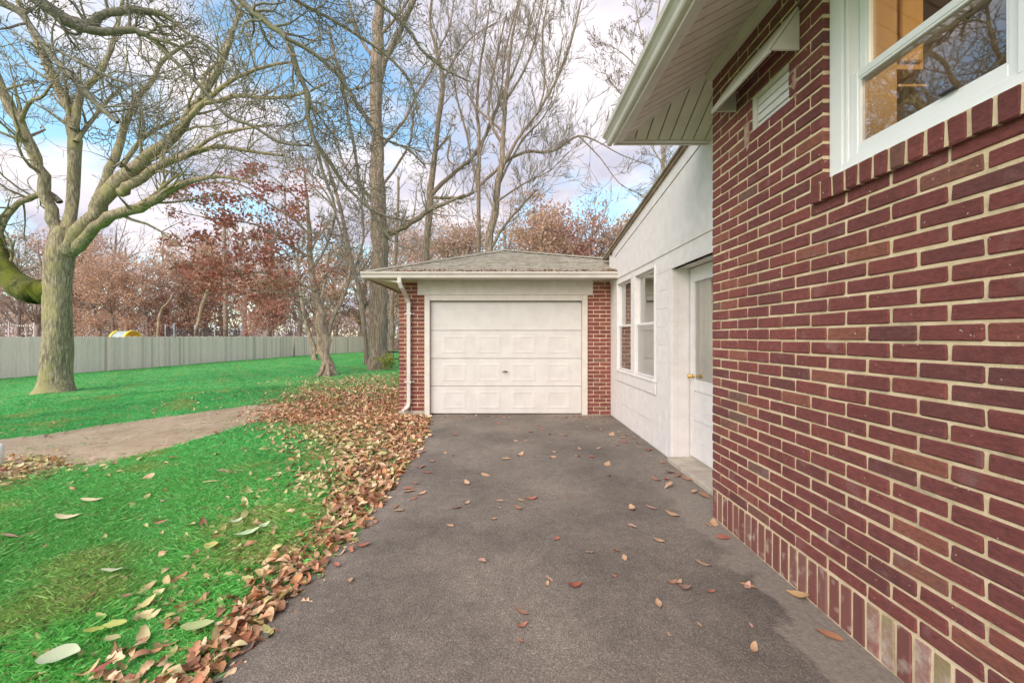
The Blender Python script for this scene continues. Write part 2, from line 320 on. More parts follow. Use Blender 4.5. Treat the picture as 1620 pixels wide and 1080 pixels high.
# ------------------------------------------------------------------ ground
def axis(segs):
    a = []
    for (p, q, st) in segs: a += list(np.arange(p, q-1e-6, st))
    a.append(segs[-1][1]); return np.array(a)
gx = axis([(-400, -60, 20), (-60, -24, 2), (-24, -8, 0.5), (-8, -1, 0.1), (-1, 3, 0.5), (3, 20, 3), (20, 400, 20)])
gy = axis([(-40, 0, 2), (0, 9, 0.1), (9, 24, 0.5), (24, 70, 2), (70, 600, 20)])
XX, YY = np.meshgrid(gx, gy); ZZ = terr(XX, YY)
FA = [(-22.4, 14.0), (-22.2, 18.0), (-21.5, 20.4), (-19.7, 38.0), (-16.6, 52.0)]      # fence line on the ground
def fence_x(y): return np.interp(y, [p[1] for p in FA], [p[0] for p in FA])
LW = ([0, 1.5, 2.6, 3.4, 4, 5, 6, 7, 8, 10, 12, 16], [-1.15, -1.32, -1.38, -1.5, -1.7, -2.15, -3.0, -4.5, -5.0, -5.6, -6.3, -7.5])
EDGE = ([-8, 0, 1.56, 2.6, 3.6, 4.4, 5.1, 6.0, 6.8], [-1.25, -1.22, -1.156, -1.04, -1.02, -1.04, -1.07, -1.14, -1.28])
def litter(x, y):                                                    # how thick the fallen leaves lie
    x = np.asarray(x, float); y = np.asarray(y, float)
    wl = np.interp(y, *LW); ed = np.interp(y, *EDGE)
    t = smooth((x-wl)/np.maximum(0.45*(ed-wl), 0.12)+0.35)
    d = np.interp(y, [0, 6.5, 9, 12, 15], [1, 1, 0.9, 0.45, 0.1])
    corner = smooth(1.35-(((x+5.6)/1.3)**2+((y-4.05)/0.75)**2))
    return np.clip(np.maximum(t*d*(x < ed+0.02), corner), 0, 1)
lit = litter(XX, YY)*(XX < -1.0)*(YY > 0) + (XX > -4.5)*(YY > 7.2)*(YY < 11)*(XX < -1.9)*0.3
far = np.maximum((XX < fence_x(YY)-0.2)*1.0, (YY > 50)*1.0); far = np.maximum(far, (XX > -3)*(YY > 13)*0.8)
nx, ny = len(gx), len(gy); idx = np.arange(nx*ny).reshape(ny, nx)
quads = np.stack([idx[:-1, :-1], idx[:-1, 1:], idx[1:, 1:], idx[1:, :-1]], -1).reshape(-1, 4)
gcol = np.stack([np.clip(lit, 0, 1), np.clip(far, 0, 1), np.zeros_like(lit)], -1).reshape(-1, 3)
tag(bigmesh('lawn', np.stack([XX, YY, ZZ], -1).reshape(-1, 3), quads, M['ground'], col=gcol, sm=True), kind='structure')

# driveway: asphalt slab with a wavy left edge
ys = np.arange(-8, 7.3, 0.06); ex = np.interp(ys, *EDGE)+0.025*np.sin(ys*5.1)+0.018*np.sin(ys*13.7+1)+npr.normal(0, 0.006, len(ys))
xs = np.linspace(0, 1, 12)
DV = []
for y, e in zip(ys, ex):
    DV.append((e-0.02, y, -0.05))
    for t in xs: DV.append((e+(1.80-e)*t, y, -0.012 if t == 0 else 0.0))
DV = np.array(DV); m_ = len(xs)+1; di = np.arange(len(DV)).reshape(len(ys), m_)
tag(bigmesh('driveway', DV, np.stack([di[:-1, :-1], di[:-1, 1:], di[1:, 1:], di[1:, :-1]], -1).reshape(-1, 4), M['asphalt']), kind='structure')
# worn path across the lawn
top = [(-420, 742), (-200, 718), (0, 694), (90, 683), (150, 673), (240, 661), (330, 649), (390, 641), (450, 638)]
bot = [(-420, 830), (-200, 782), (0, 752), (60, 750), (125, 746), (210, 726), (300, 700), (390, 672), (460, 650)]
def along(pl, n):
    q = np.linspace(0, len(pl)-1, n); return np.stack([np.interp(q, range(len(pl)), [p[k] for p in pl]) for k in (0, 1)], -1)
top = [p for p in top if p[0] >= -200]; bot = [p for p in bot if p[0] >= -200]
NP, K = 120, 9; ta, ba = along(top, NP), along(bot, NP); mb = MB()
for i in range(NP):
    a = G(*ta[i]); b_ = G(*ba[i]); w1 = 0.05*math.sin(i*0.9)+0.04*math.sin(i*0.37+1)+rnd.uniform(-.03, .03); w2 = 0.05*math.sin(i*0.8+2)+0.04*math.sin(i*0.31)+rnd.uniform(-.03, .03)
    for k in range(K):
        t = k/(K-1); q = a.lerp(b_, t); q.y += w1*max(0, 1-t*4)-w2*max(0, t*4-3); z = float(terr(q.x, q.y))
        mb.v.append((q.x, q.y, z+(0.020 if 0 < k < K-1 else -0.006)))
for i in range(NP-1):
    for k in range(K-1): q = i*K+k; mb.f.append((q, q+1, q+K+1, q+K))
tag(mb.build('garden_path', M['path'], sm=True), kind='structure')
PATH_POLY = [(G(*p).x, G(*p).y) for p in top]+[(G(*p).x, G(*p).y) for p in reversed(bot)]
def in_path(x, y):
    c = np.zeros(np.shape(x), bool); n = len(PATH_POLY)
    for i in range(n):
        x1, y1 = PATH_POLY[i]; x2, y2 = PATH_POLY[(i+1) % n]
        if y1 == y2: continue
        c ^= ((y1 > y) != (y2 > y)) & (x < (x2-x1)*(y-y1)/(y2-y1)+x1)
    return c

# ------------------------------------------------------------------ bricks
CP, BL, BH, JT = 0.0677, 0.2027, 0.0577, 0.0100
def chamfer_box(name, L, D, H, mat, seed, bev=0.0055, jit=0.0024):
    r = random.Random(seed); bm = bmesh.new(); bmesh.ops.create_cube(bm, size=1)
    for v in bm.verts: v.co = Vector((v.co.x*D, v.co.y*L, v.co.z*H))
    bmesh.ops.bevel(bm, geom=list(bm.edges), offset=bev, segments=1, affect='EDGES')
    for v in bm.verts: v.co += Vector((r.uniform(-jit, jit)*0.4, r.uniform(-jit, jit), r.uniform(-jit, jit)))
    me = bpy.data.meshes.new(name); bm.to_mesh(me); bm.free(); me.materials.append(mat); return me
BR = [chamfer_box('brick', BL, 0.09, BH, M['brick'], s) for s in range(7)]
SO = [chamfer_box('brick', BH, 0.09, BL, M['soldier'], s) for s in range(5)]
SP = [chamfer_box('brick', BH, 0.09, BL, M['limed'], s+70) for s in range(5)]
RW = [chamfer_box('brick', BH, 0.11, 0.092, M['brick'], s+40) for s in range(5)]
def cut(a, b, zc, holes):
    segs = [(a, b)]
    for (h0, h1, z0, z1) in holes:
        if not (z0 < zc < z1): continue
        ns = []
        for (p, q) in segs:
            if q <= h0 or p >= h1: ns.append((p, q)); continue
            if p < h0-0.012: ns.append((p, h0+0.002))
            if q > h1+0.012: ns.append((h1-0.002, q))
        segs = ns
    return segs
def courses(u0, u1, z0, z1, L, pitch, holes, off=0.5, jt=JT, phase=0.0):
    outl = []; k = 0; z = z0
    while z+0.5*pitch < z1:
        u = u1-phase-((k % 2)*off+1)*(L+jt)+(L+jt)*0
        u += (L+jt)
        first = u1
        e = u1; cuts = []
        p = u
        while e > u0+1e-4:
            s_ = max(u0, p-0.0) if p < e else e
            if p < e-1e-4: cuts.append((max(u0, p), e)); e = p-jt
            p -= (L+jt)
        for (a, b) in cuts:
            for (c, d) in cut(a, b, z+pitch*0.42, holes):
                if d-c > 0.02: outl.append((c, d, z))
        z += pitch; k += 1
    return outl
def put(me, name, parent, at, rot=0, scale=None):
    o = bpy.data.objects.new(name, me); link(o, parent, at); o.rotation_euler = (0, 0, rot)
    if scale: o.scale = scale
    return o

# ------------------------------------------------------------------ brick house (right)
XW, YC = 1.514, 3.0                               # wall plane, far corner
house = thing('brick_house', (XW, 1.0, 0), 'dark red brick house wall filling the right side along the driveway', 'house')
SOLD = 0.214
W0, W1 = 1.962, -0.30                             # window opening far / near ends
WZ0, WZ1 = 2.068, 2.98
V0, V1 = 2.19, 2.528; VZ0, VZ1 = 2.563, 2.80
ROWB = 1.958
holes = [(W1, W0, ROWB-0.004, WZ1+0.01), (V0, V1, VZ0, VZ1), (W1, W0+0.06, ROWB-0.004, WZ0-0.03)]
mb = MB(); RC = 0.005                             # mortar face, recessed behind the bricks, around the openings
def wall_grid(u0, u1, z0, z1, hs):
    us = sorted({u0, u1, *[h[0] for h in hs], *[h[1] for h in hs]}); zs = sorted({z0, z1, *[h[2] for h in hs], *[h[3] for h in hs]})
    for i in range(len(us)-1):
        for j in range(len(zs)-1):
            uc, zc = (us[i]+us[i+1])/2, (zs[j]+zs[j+1])/2
            if any(h[0] < uc < h[1] and h[2] < zc < h[3] for h in hs): continue
            yield us[i], us[i+1], zs[j], zs[j+1]
WH = [(W1, W0, WZ0-0.02, WZ1), (V0, V1, VZ0, VZ1)]
for (a, b, c, d) in wall_grid(-3.0, YC-0.007, -0.15, 3.30, WH): mb.box(XW+RC, XW+0.20, a, b, c, d)
mb.box(XW+0.2, 5.5, YC-0.2, YC-0.007, -0.15, 3.3); mb.box(5.3, 5.5, -3, YC-0.2, -0.15, 3.3); mb.box(XW+0.2, 5.3, -3, -2.8, -0.15, 3.3)
wall = mb.build('wall', M['mortar'], house)
allb = []
for (a, b, z) in courses(-2.9, YC, SOLD+0.006, 3.24, BL, CP, holes):
    allb.append((a, b, z))
def inview(a, b, z):
    ym = max((a+b)/2, 0.05); px = VX+F*XW/ym; py = VY-F*(z-EYE)/ym
    return px < 1625 and -15 < py < 1095
vis = sorted([q for q in allb if inview(*q)], key=lambda q: -((q[1]-q[0])/(((q[0]+q[1])/2)**3)))
solo, rest = vis[:255], vis[255:]+[q for q in allb if not inview(*q)]
for (a, b, z) in solo:
    put(rnd.choice(BR), 'brick', wall, (XW+0.045+rnd.uniform(-0.0025, 0.0015), (a+b)/2, z+BH/2+rnd.uniform(-.001, .001)), 0, (1, (b-a)/BL, rnd.uniform(0.975, 1.015)))
mbr = MB()
tmp = [[tuple(v.co) for v in m.vertices] for m in BR]; tmf = [[tuple(p.vertices) for p in m.polygons] for m in BR]
def into(mb_, a, b, z, along='y', face=None):
    k = rnd.randrange(len(BR)); s = (b-a)/BL; j = rnd.uniform(-0.0025, 0.0015)
    if along == 'y': mb_.add([(XW+0.045+j+x, (a+b)/2+y*s, z+BH/2+zz) for x, y, zz in tmp[k]], tmf[k])
for q in rest: into(mbr, *q)
tag(mbr.build('brick_courses', M['brick_many'], wall), kind='stuff')
# soldier course at the foot
y = YC-0.002; k = 0
while y > 0.3:
    hgt = 0.195
    put(rnd.choice(SP if rnd.random() < np.interp(y, [1.2, 1.7, 2.05], [0.75, 0.5, 0.0]) else SO), 'brick', wall, (XW+0.045+rnd.uniform(-.002, .002), y-BH/2, 0.106), 0, (1, 1, 1.0)); y -= BH+0.0095
# brick sill of the big window
y = W0+0.045
while y > 0.75:
    o = put(rnd.choice(RW), 'brick', wall, (XW+0.030+rnd.uniform(-.002, .002), y-BH/2, (ROWB+WZ0)/2-0.006)); y -= BH+0.0115
mb = MB(); mb.box(XW-0.019, XW+0.006, 0.2, W0+0.04, ROWB+0.006, WZ0-0.014); mb.build('sill_mortar', M['mortar'], wall)
# the brick reveal seen at the far side of the window
for i in range(14):
    z = WZ0-0.02+i*CP
    if z+BH > WZ1+0.06: break
# old mortar smears around the vent
def smear(pts, nm='mortar_smear'):
    mb = MB(); c = Vector((0, sum(p[0] for p in pts)/len(pts), sum(p[1] for p in pts)/len(pts)))
    mb.v.append((XW-0.0035, c.y, c.z))
    rim = []
    for i in range(len(pts)):
        a, b = pts[i], pts[(i+1) % len(pts)]
        for t in (0, .25, .5, .75): rim.append((a[0]+(b[0]-a[0])*t+rnd.uniform(-.012, .012), a[1]+(b[1]-a[1])*t+rnd.uniform(-.012, .012)))
    for (yy_, zz_) in rim: mb.v.append((XW+0.003, yy_, zz_))
    n = len(rim); mb.f = [(0, 1+i, 1+(i+1) % n) for i in range(n)]
    mb.build(nm, M['smear'], wall)
M['smear'] = simple('mortar_smear', (0.30, 0.13, 0.10), (0.46, 0.36, 0.25), 26, 0.95, 0.8, 110, 0.004)
smear([(2.10, 2.76), (2.185, 2.74), (2.185, 2.62), (2.15, 2.55), (2.12, 2.62)])
smear([(2.54, 2.74), (2.63, 2.70), (2.60, 2.50), (2.57, 2.40), (2.535, 2.47)])

# big window with white frame
win = MB()
XF = XW+0.035                                     # casing plane
win.box(XF, XF+0.10, W0-0.075, W0-0.002, WZ0-0.015, WZ1)          # far jamb casing
win.box(XF, XF+0.10, W1, W0-0.077, WZ0-0.015, WZ0+0.045)         # bottom casing
win.box(XF, XF+0.10, W1, W0-0.077, WZ1-0.06, WZ1)
window = win.build('window', M['vinyl'], house, bevel=0.002)
sill = MB(); sill.extrude([(-0.012, -0.018), (0.03, -0.018), (0.03, 0.02), (-0.012, 0.006)], (XF, W1, WZ0+0.0), (XF, W0-0.006, WZ0+0.0), (1, 0, 0)); sill.build('sill', M['vinyl'], window)
Ymul = 1.245                                      # near side of the first sash
def sash(y0, y1, z0, z1, x, wv, wb, wt, name):
    mb = MB()
    mb.box(x, x+0.035, y0, y0+wv, z0, z1); mb.box(x, x+0.035, y1-wv, y1, z0, z1)
    mb.box(x, x+0.035, y0+wv, y1-wv, z0, z0+wb); mb.box(x, x+0.035, y0+wv, y1-wv, z1-wt, z1)
    s_ = mb.build(name, M['vinyl'], window, bevel=0.003)
    g = MB(); g.box(x+0.016, x+0.020, y0+wv-0.003, y1-wv+0.003, z0+wb-0.003, z1-wt+0.003); g.build('pane', M['glass'], s_)
    b = MB()                                      # glazing bead
    for (a0, a1, c0, c1) in ((y0+wv, y0+wv+0.008, z0+wb, z1-wt), (y1-wv-0.008, y1-wv, z0+wb, z1-wt), (y0+wv+.008, y1-wv-.008, z0+wb, z0+wb+0.008), (y0+wv+.008, y1-wv-.008, z1-wt-0.008, z1-wt)):
        b.box(x+0.005, x+0.0155, a0, a1, c0, c1)
    b.build('glazing_bead', M['vinyl'], s_)
st = MB(); st.box(XF+0.012, XF+0.075, W0-0.095, W0-0.079, WZ0+0.047, WZ1-0.062); st.box(XF+0.012, XF+0.075, Ymul, W0-0.097, WZ0+0.047, WZ0+0.062)
st.box(XF+0.004, XF+0.09, Ymul-0.07, Ymul-0.002, WZ0+0.047, WZ1-0.062); st.build('frame_stop', M['vinyl'], window, bevel=0.002)
sash(Ymul, W0-0.097, WZ0+0.064, WZ0+0.435, XF+0.022, 0.036, 0.040, 0.032, 'lower_sash')
sash(Ymul, W0-0.097, WZ0+0.405, WZ1-0.064, XF+0.060, 0.036, 0.036, 0.036, 'upper_sash')
sash(W1+0.02, Ymul-0.072, WZ0+0.05, WZ1-0.064, XF+0.030, 0.05, 0.05, 0.05, 'fixed_sash')
lt = MB(); lt.box(XF+0.004, XF+0.02, 1.42, 1.47, WZ0+0.112, WZ0+0.118); lt.build('sash_latch', M['dark'], window)
# the lit room behind it
rm = MB()
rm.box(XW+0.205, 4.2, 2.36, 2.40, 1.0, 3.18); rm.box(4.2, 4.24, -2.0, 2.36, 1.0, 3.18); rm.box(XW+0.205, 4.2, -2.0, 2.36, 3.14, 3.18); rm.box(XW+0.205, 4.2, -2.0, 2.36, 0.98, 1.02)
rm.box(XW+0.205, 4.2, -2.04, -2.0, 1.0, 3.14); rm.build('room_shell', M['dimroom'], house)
ow = MB(); ow.box(XW+0.21, 2.005, 2.10, 2.35, 1.03, 3.13); ow.build('interior_panel', M['orange'], house)
cb_ = MB(); cb_.box(2.012, 2.16, 2.12, 2.35, 2.70, 3.13); cbo = cb_.build('wall_cabinet', M['orange2'], house)
cd = MB(); cd.box(2.03, 2.145, 2.10, 2.118, 2.73, 3.10); cd.build('cabinet_door', M['orange2'], cbo, bevel=0.006)
sh = MB(); sh.box(2.012, 2.16, 2.10, 2.35, 2.60, 2.612); sh.build('shelf', M['orange2'], house)
lf = MB(); lf.tube([(2.3, 1.3, 3.135), (2.3, 1.3, 3.09), (2.3, 1.3, 3.06)], [0.10, 0.13, 0.09], 16)
lm, lt_, lb = newmat('lamp_glass'); lb.inputs['Emission Color'].default_value = (1, 0.72, 0.40, 1); lb.inputs['Emission Strength'].default_value = 6
lf.build('ceiling_lamp', lm, house, sm=True)
pl = bpy.data.lights.new('room_lamp', 'POINT'); pl.energy = 10; pl.color = (1, 0.78, 0.52); pl.shadow_soft_size = 0.12
plo = bpy.data.objects.new('room_lamp', pl); COL.objects.link(plo); plo.location = (2.3, 1.3, 2.95)

# boarded vent under a small hood
vf = MB(); x0, x1 = XW+0.020, XW+0.055
vf.box(x0-0.012, x1, V1-0.030, V1-0.001, VZ0+0.001, VZ1-0.001); vf.box(x0-0.012, x1, V0+0.001, V1-0.031, VZ1-0.030, VZ1-0.001)
vf.box(x0-0.012, x1, V0+0.001, V1-0.031, VZ0+0.001, VZ0+0.010)
vent = vf.build('vent', M['trim'], house, bevel=0.002)
nb = 4; hz = (VZ1-0.031-VZ0-0.011)/nb
for i in range(nb):
    b = MB(); z = VZ0+0.011+i*hz
    b.extrude([(0.0, 0.0), (0.022, 0.0), (0.022, hz-0.003), (0.010, hz-0.003)], (x0, V0+0.002, z), (x0, V1-0.032, z), (1, 0, 0)); b.build('board', M['white'], vent)
bk = MB(); bk.box(x1+0.002, x1+0.012, V0+.002, V1-.002, VZ0+.002, VZ1-.002); bk.build('backing', M['dark'], vent)
HY0, HY1, HZ0, HZ1, HO = 2.11, 2.695, 2.795, 3.01, 0.155
hd = MB(); hd.slab([(XW-0.002, HY0, HZ1), (XW-HO, HY0, HZ0), (XW-HO, HY1, HZ0), (XW-0.002, HY1, HZ1)], (-0.010, 0, 0.008))
hd.box(XW-HO-0.006, XW-HO+0.008, HY0, HY1, HZ0-0.014, HZ0-0.001)
hood = hd.build('vent_hood', M['trim'], house)
for yb in (HY0-0.002, HY1-0.010):
    c = MB(); c.slab([(XW-0.002, yb, HZ1-0.006), (XW-HO+0.004, yb, HZ0), (XW-0.002, yb, HZ0)], (0, 0.012, 0)); c.build('hood_side', M['trim'], hood)

# eaves: sloping soffit boards, frieze, fascia, gutter, roof
SI, SOU, ZI, ZO = 0.035, 0.509, 3.259, 3.001
def sz(d): return ZI+(ZO-ZI)*(d-SI)/(SOU-SI)
eave = MB(); eave.slab([(XW-SI, -3, sz(SI)+0.03), (XW-SOU, -3, sz(SOU)+0.03), (XW-SOU, YC+SOU, sz(SOU)+0.03), (XW-SI, YC+SI, sz(SI)+0.03)], (0, 0, 0.01))
eave.slab([(XW-SI, YC+SI, sz(SI)+0.03), (XW-SOU, YC+SOU, sz(SOU)+0.03), (1.80, YC+SOU, sz(SOU)+0.03), (1.80, YC+SI, sz(SI)+0.03)], (0, 0, 0.01))
soff = eave.build('soffit', M['dark'], house)
BW, GAP = 0.1, 0.010
y = YC+SOU-0.004
while y > -2.5:
    y0 = y-BW+GAP; pts = []
    def lim(yv): return min(SOU, max(SI, SOU))   # outer limit
    def inn(yv): return max(SI, yv-YC)           # inner limit: the mitre
    pl_ = [(SOU, y0), (SOU, y)] if y-YC <= SOU else [(SOU, y0)]
    poly = [(SOU, y0), (SOU, y), (min(SOU, inn(y)), y)]
    if y0 < YC+SI < y: poly.append((SI, YC+SI))
    poly.append((inn(y0), y0))
    b = MB(); b.slab([(XW-d, yv, sz(d)) for d, yv in poly], (0, 0, 0.026)); b.build('soffit_board', M['soffit'], soff)
    y -= BW
x = XW-SOU+0.004
while x < 1.77:
    xe = min(x+BW-GAP, 1.77)
    def inn2(xv): return max(SI, XW-xv)
    poly = [(x, SOU), (xe, SOU), (xe, inn2(xe))]
    if x < XW-SI < xe: poly.append((XW-SI, SI))
    poly.append((x, min(SOU, inn2(x))))
    b = MB(); b.slab([(xv, YC+d, sz(d)-0.0) for xv, d in poly], (0, 0, 0.026)); b.build('soffit_board', M['soffit'], soff)
    x += BW
mi = MB(); a = Vector((XW-SOU, YC+SOU, sz(SOU)-0.006)); b_ = Vector((XW-SI, YC+SI, sz(SI)-0.006)); n_ = Vector((1, 1, 0)).normalized()*0.012
mi.slab([a-n_, b_-n_, b_+n_, a+n_], (0, 0, 0.005)); mi.build('mitre_strip', M['gutter'], soff)
fz = MB(); fz.box(XW-0.034, XW-0.001, -3, YC+0.034, 3.185, 3.262); fz.box(XW+0.0, 1.80, YC+0.001, YC+0.034, 3.185, 3.262); fz.build('frieze', M['soffit'], house)
fs = MB(); fs.box(XW-0.555, XW-SOU-0.001, -3, YC+0.555, 2.992, 3.05); fs.box(XW-SOU, 1.775, YC+SOU+0.001, YC+0.555, 2.992, 3.05)
fs.box(XW-0.575, XW-0.556, -3, YC+0.575, 2.984, 3.13); fs.box(XW-0.556, 1.775, YC+0.556, YC+0.575, 2.984, 3.13); fs.build('fascia', M['gutter'], house)
prof = [(0, 0), (0.028, 0), (0.036, 0.010), (0.040, 0.040), (0.058, 0.062), (0.078, 0.072), (0.082, 0.105), (0.074, 0.110), (0.070, 0.104), (0.070, 0.08), (0.03, 0.05), (0.004, 0.03), (0.004, 0.115), (0, 0.115)]
gt = MB(); gt.extrude(prof, (XW-0.5755, -3, 3.008), (XW-0.5755, YC+0.636, 3.008), (-1, 0, 0))
gut = gt.build('gutter', M['gutter'], house)
ec = MB(); ec.slab([(XW-0.5755-a, YC+0.637, 3.008+b) for a, b in prof[:8]+[(0, 0.11)]], (0, 0.006, 0)); ec.build('end_cap', M['gutter'], gut)
rf = MB(); e0 = 0.62; zr = 3.135
rf.slab([(XW-e0, -3, zr), (XW-e0, YC+e0, zr), (3.9, YC+e0-(3.9-XW+e0), zr+0.544*(3.9-XW+e0)), (3.9, -3, zr+0.544*(3.9-XW+e0))], (0, 0, 0.03))
rf.slab([(XW-e0, YC+e0, zr), (3.9+2.9, YC+e0, zr), (3.9, YC+e0-3.0, zr+0.544*3.0)], (0, 0, 0.03)); rf.build('roof', M['shingle'], house)

# ------------------------------------------------------------------ white painted addition between house and garage
XA, YA = 1.77, 6.95
add = thing('block_addition', (XA, 5, 0), 'white painted block lean-to linking brick house and garage', 'building')
def rake(y): return 3.145+(4.05-y)*0.155
WIN = (4.835, 6.485, 0.785, 2.165); DOO = (3.40, 4.35, -0.05, 2.04)
AH = [WIN, DOO]
mb = MB()
for (a, b, c, d) in wall_grid(3.0, YA, -0.15, 2.23, [WIN, (3.40, 4.35, 0.03, 2.04)]): mb.box(XA+0.004, XA+0.18, a, b, c, d)
mb.slab([(XA+0.004, 3.0, 2.23), (XA+0.004, YA, 2.23), (XA+0.004, YA, rake(YA)-0.02), (XA+0.004, 3.0, rake(3.0)-0.02)], (0.17, 0, 0))
awall = mb.build('wall', M['white'], add)
for (a, b, z) in courses(3.0, YA-0.02, 0.005, 2.20, 0.400, 0.2035, AH, 0.5, 0.004):
    if b-a < 0.05: continue
    q = MB(); zt = z+0.1995
    if zt > 2.228: zt = 2.228
    if a < DOO[1] and b > DOO[0] and z < 2.04 < zt: z = 2.044
    q.box(XA, XA+0.06, a, b, z, zt); q.build('block', M['white'], awall, bevel=0.002)
pn = MB(); pn.slab([(XA-0.010, 3.0, 2.232), (XA-0.010, 6.60, 2.232), (XA-0.010, 6.60, rake(6.60)-0.16), (XA-0.010, 3.0, rake(3.0)-0.16)], (0.0135, 0, 0)); pn.build('gable_panel', M['white'], add)
rb = MB(); rb.slab([(XA-0.018, 3.3, rake(3.3)-0.15), (XA-0.018, 6.61, rake(6.61)-0.15), (XA-0.018, 6.61, 2.20), (XA-0.018, 6.93, 2.20), (XA-0.018, 6.93, rake(6.93)-0.02), (XA-0.018, 3.3, rake(3.3)-0.02)], (0.021, 0, 0)); rb.build('rake_board', M['white'], add)
re_ = MB(); re_.slab([(XA-0.045, 3.3, rake(3.3)-0.02), (XA-0.045, 7.1, rake(7.1)-0.02), (XA-0.045, 7.1, rake(7.1)+0.012), (XA-0.045, 3.3, rake(3.3)+0.012)], (0.03, 0, 0)); re_.build('rake_edge', M['wood_edge'], add)
ar = MB(); ar.slab([(XA-0.07, 3.64, rake(3.64)+0.014), (6.5, 3.64, rake(3.64)+0.014), (6.5, 7.25, rake(7.25)+0.014), (XA-0.07, 7.25, rake(7.25)+0.014)], (0, 0, 0.022)); ar.build('roof', M['shingle'], add)
# twin windows
wf = MB(); a, b, c, d = WIN; xf = XA-0.012
MUL = (5.574, 5.745)
wf.box(xf, XA+0.10, a, a+0.030, c, d); wf.box(xf, XA+0.10, b-0.030, b, c, d); wf.box(xf-0.004, XA+0.10, MUL[0], MUL[1], c+0.031, d-0.031)
wf.box(xf, XA+0.10, a+0.031, b-0.031, d-0.030, d); wf.box(xf-0.012, XA+0.10, a+0.031, b-0.031, c, c+0.030)
tw = wf.build('window', M['white'], add, bevel=0.003)
for (y0, y1) in ((a+0.031, MUL[0]-0.001), (MUL[1]+0.001, b-0.031)):
    for (z0, z1, dx) in ((c+0.031, 1.49, 0.03), (1.475, d-0.031, 0.062)):
        s_ = MB(); ww = 0.024; x = XA+dx-0.02
        s_.box(x, x+0.03, y0, y0+ww, z0, z1); s_.box(x, x+0.03, y1-ww, y1, z0, z1); s_.box(x, x+0.03, y0+ww, y1-ww, z0, z0+ww); s_.box(x, x+0.03, y0+ww, y1-ww, z1-ww, z1)
        so = s_.build('sash', M['white'], tw); g = MB(); g.box(x+0.013, x+0.016, y0+ww-.002, y1-ww+.002, z0+ww-.002, z1-ww+.002); g.build('pane', M['glass'], so)
ap = MB(); ap.box(XA-0.020, XA-0.003, a-0.03, b+0.02, c-0.15, c-0.005); ap.box(XA-0.034, XA-0.003, a-0.04, b+0.03, c-0.004, c+0.012); ap.build('window_apron', M['white'], tw, bevel=0.003)
ip = MB(); ip.box(XA-0.008, XA-0.002, a+0.12, b-0.14, 0.30, 0.60); ip.build('infill_panel', M['white'], add, bevel=0.002)
# room inside; unseen opening added in its far wall to let sky light in
rm = MB(); rm.box(4.6, 4.64, 3.3, 6.8, 0, 0.8); rm.box(4.6, 4.64, 3.3, 6.8, 2.3, 2.6); rm.box(4.6, 4.64, 3.3, 3.7, 0.8, 2.3); rm.box(4.6, 4.64, 6.4, 6.8, 0.8, 2.3); rm.box(XA+0.2, 4.6, 6.8, 6.84, 0, 2.6); rm.box(XA+0.2, 4.6, 3.26, 3.3, 0, 2.6); rm.box(XA+0.2, 4.6, 3.3, 6.8, 2.56, 2.6); rm.box(XA+0.2, 4.6, 3.3, 6.8, 0.02, 0.05)
rm.build('room_shell', M['room'], add)
bl = MB()
for i in range(22): bl.box(XA+0.14, XA+0.16, MUL[1]+0.06, b-0.06, 0.93+i*0.053, 0.93+i*0.053+0.04)
bl.build('window_blind', M['soffit'], add)
# recessed side door
XD = 1.955
dj = MB(); dj.box(XA-0.006, XD+0.03, 4.352, 4.372, 0.03, 2.06); dj.box(XA-0.006, XD+0.03, 3.40, 4.351, 2.042, 2.07); 
dj.build('door_jamb', M['white'], add)
cas = MB(); cas.box(XA-0.014, XA-0.001, 4.353, 4.43, 0.02, 2.035); cas.box(XA-0.014, XA-0.001, 3.2, 4.43, 2.036, 2.115); cas.build('door_casing', M['white'], add, bevel=0.002)
dr = MB(); D0, D1 = 3.45, 4.335
dr.box(XD, XD+0.035, D0, D0+0.115, 0.07, 2.03); dr.box(XD, XD+0.035, D1-0.085, D1, 0.07, 2.03)
for (z0, z1) in ((0.07, 0.24), (0.46, 0.56), (0.76, 0.875), (1.885, 2.03)): dr.box(XD, XD+0.035, D0+0.115, D1-0.085, z0, z1)
door = dr.build('door', M['white'], add)
for (z0, z1) in ((0.24, 0.46), (0.56, 0.76)):
    q = MB(); q.box(XD+0.012, XD+0.026, D0+0.117, D1-0.087, z0+0.002, z1-0.002); q.build('door_panel', M['white'], door)
q = MB(); q.box(XD+0.015, XD+0.019, D0+0.115, D1-0.085, 0.875, 1.885); q.build('pane', M['glass'], door)
cu = MB(); n_c = 40
for i in range(n_c+1):
    yv = D0+0.08+(D1-D0-0.13)*i/n_c; xo = XD+0.060+0.012*math.sin(i*1.3)
    cu.v += [(xo, yv, 0.80), (xo, yv, 1.95), (xo+0.003, yv, 1.95), (xo+0.003, yv, 0.80)]
for i in range(n_c):
    for j in range(4): cu.f.append((i*4+j, i*4+(j+1) % 4, i*4+4+(j+1) % 4, i*4+4+j))
cu.build('door_curtain', M['curtain'], door, sm=True)
def knob(px, py, xk):
    p = P(px, py, (px and F*xk/(px-VX))); q = MB()
    q.tube([(xk+0.004, p.y, p.z), (xk-0.004, p.y, p.z)], 0.024, 12); q.tube([(xk-0.004, p.y, p.z), (xk-0.03, p.y, p.z)], 0.009, 10)
    q.tube([(xk-0.028, p.y, p.z), (xk-0.034, p.y, p.z), (xk-0.045, p.y, p.z), (xk-0.056, p.y, p.z), (xk-0.061, p.y, p.z)], [0.013, 0.022, 0.026, 0.021, 0.010], 12)
    q.build('door_knob', M['brass'], door, sm=True)
knob(1097, 595, XD)
ths = MB(); ths.box(XA-0.06, XD+0.02, 3.06, 4.345, -0.02, 0.045); ths.build('threshold', M['conc'], add, bevel=0.006)

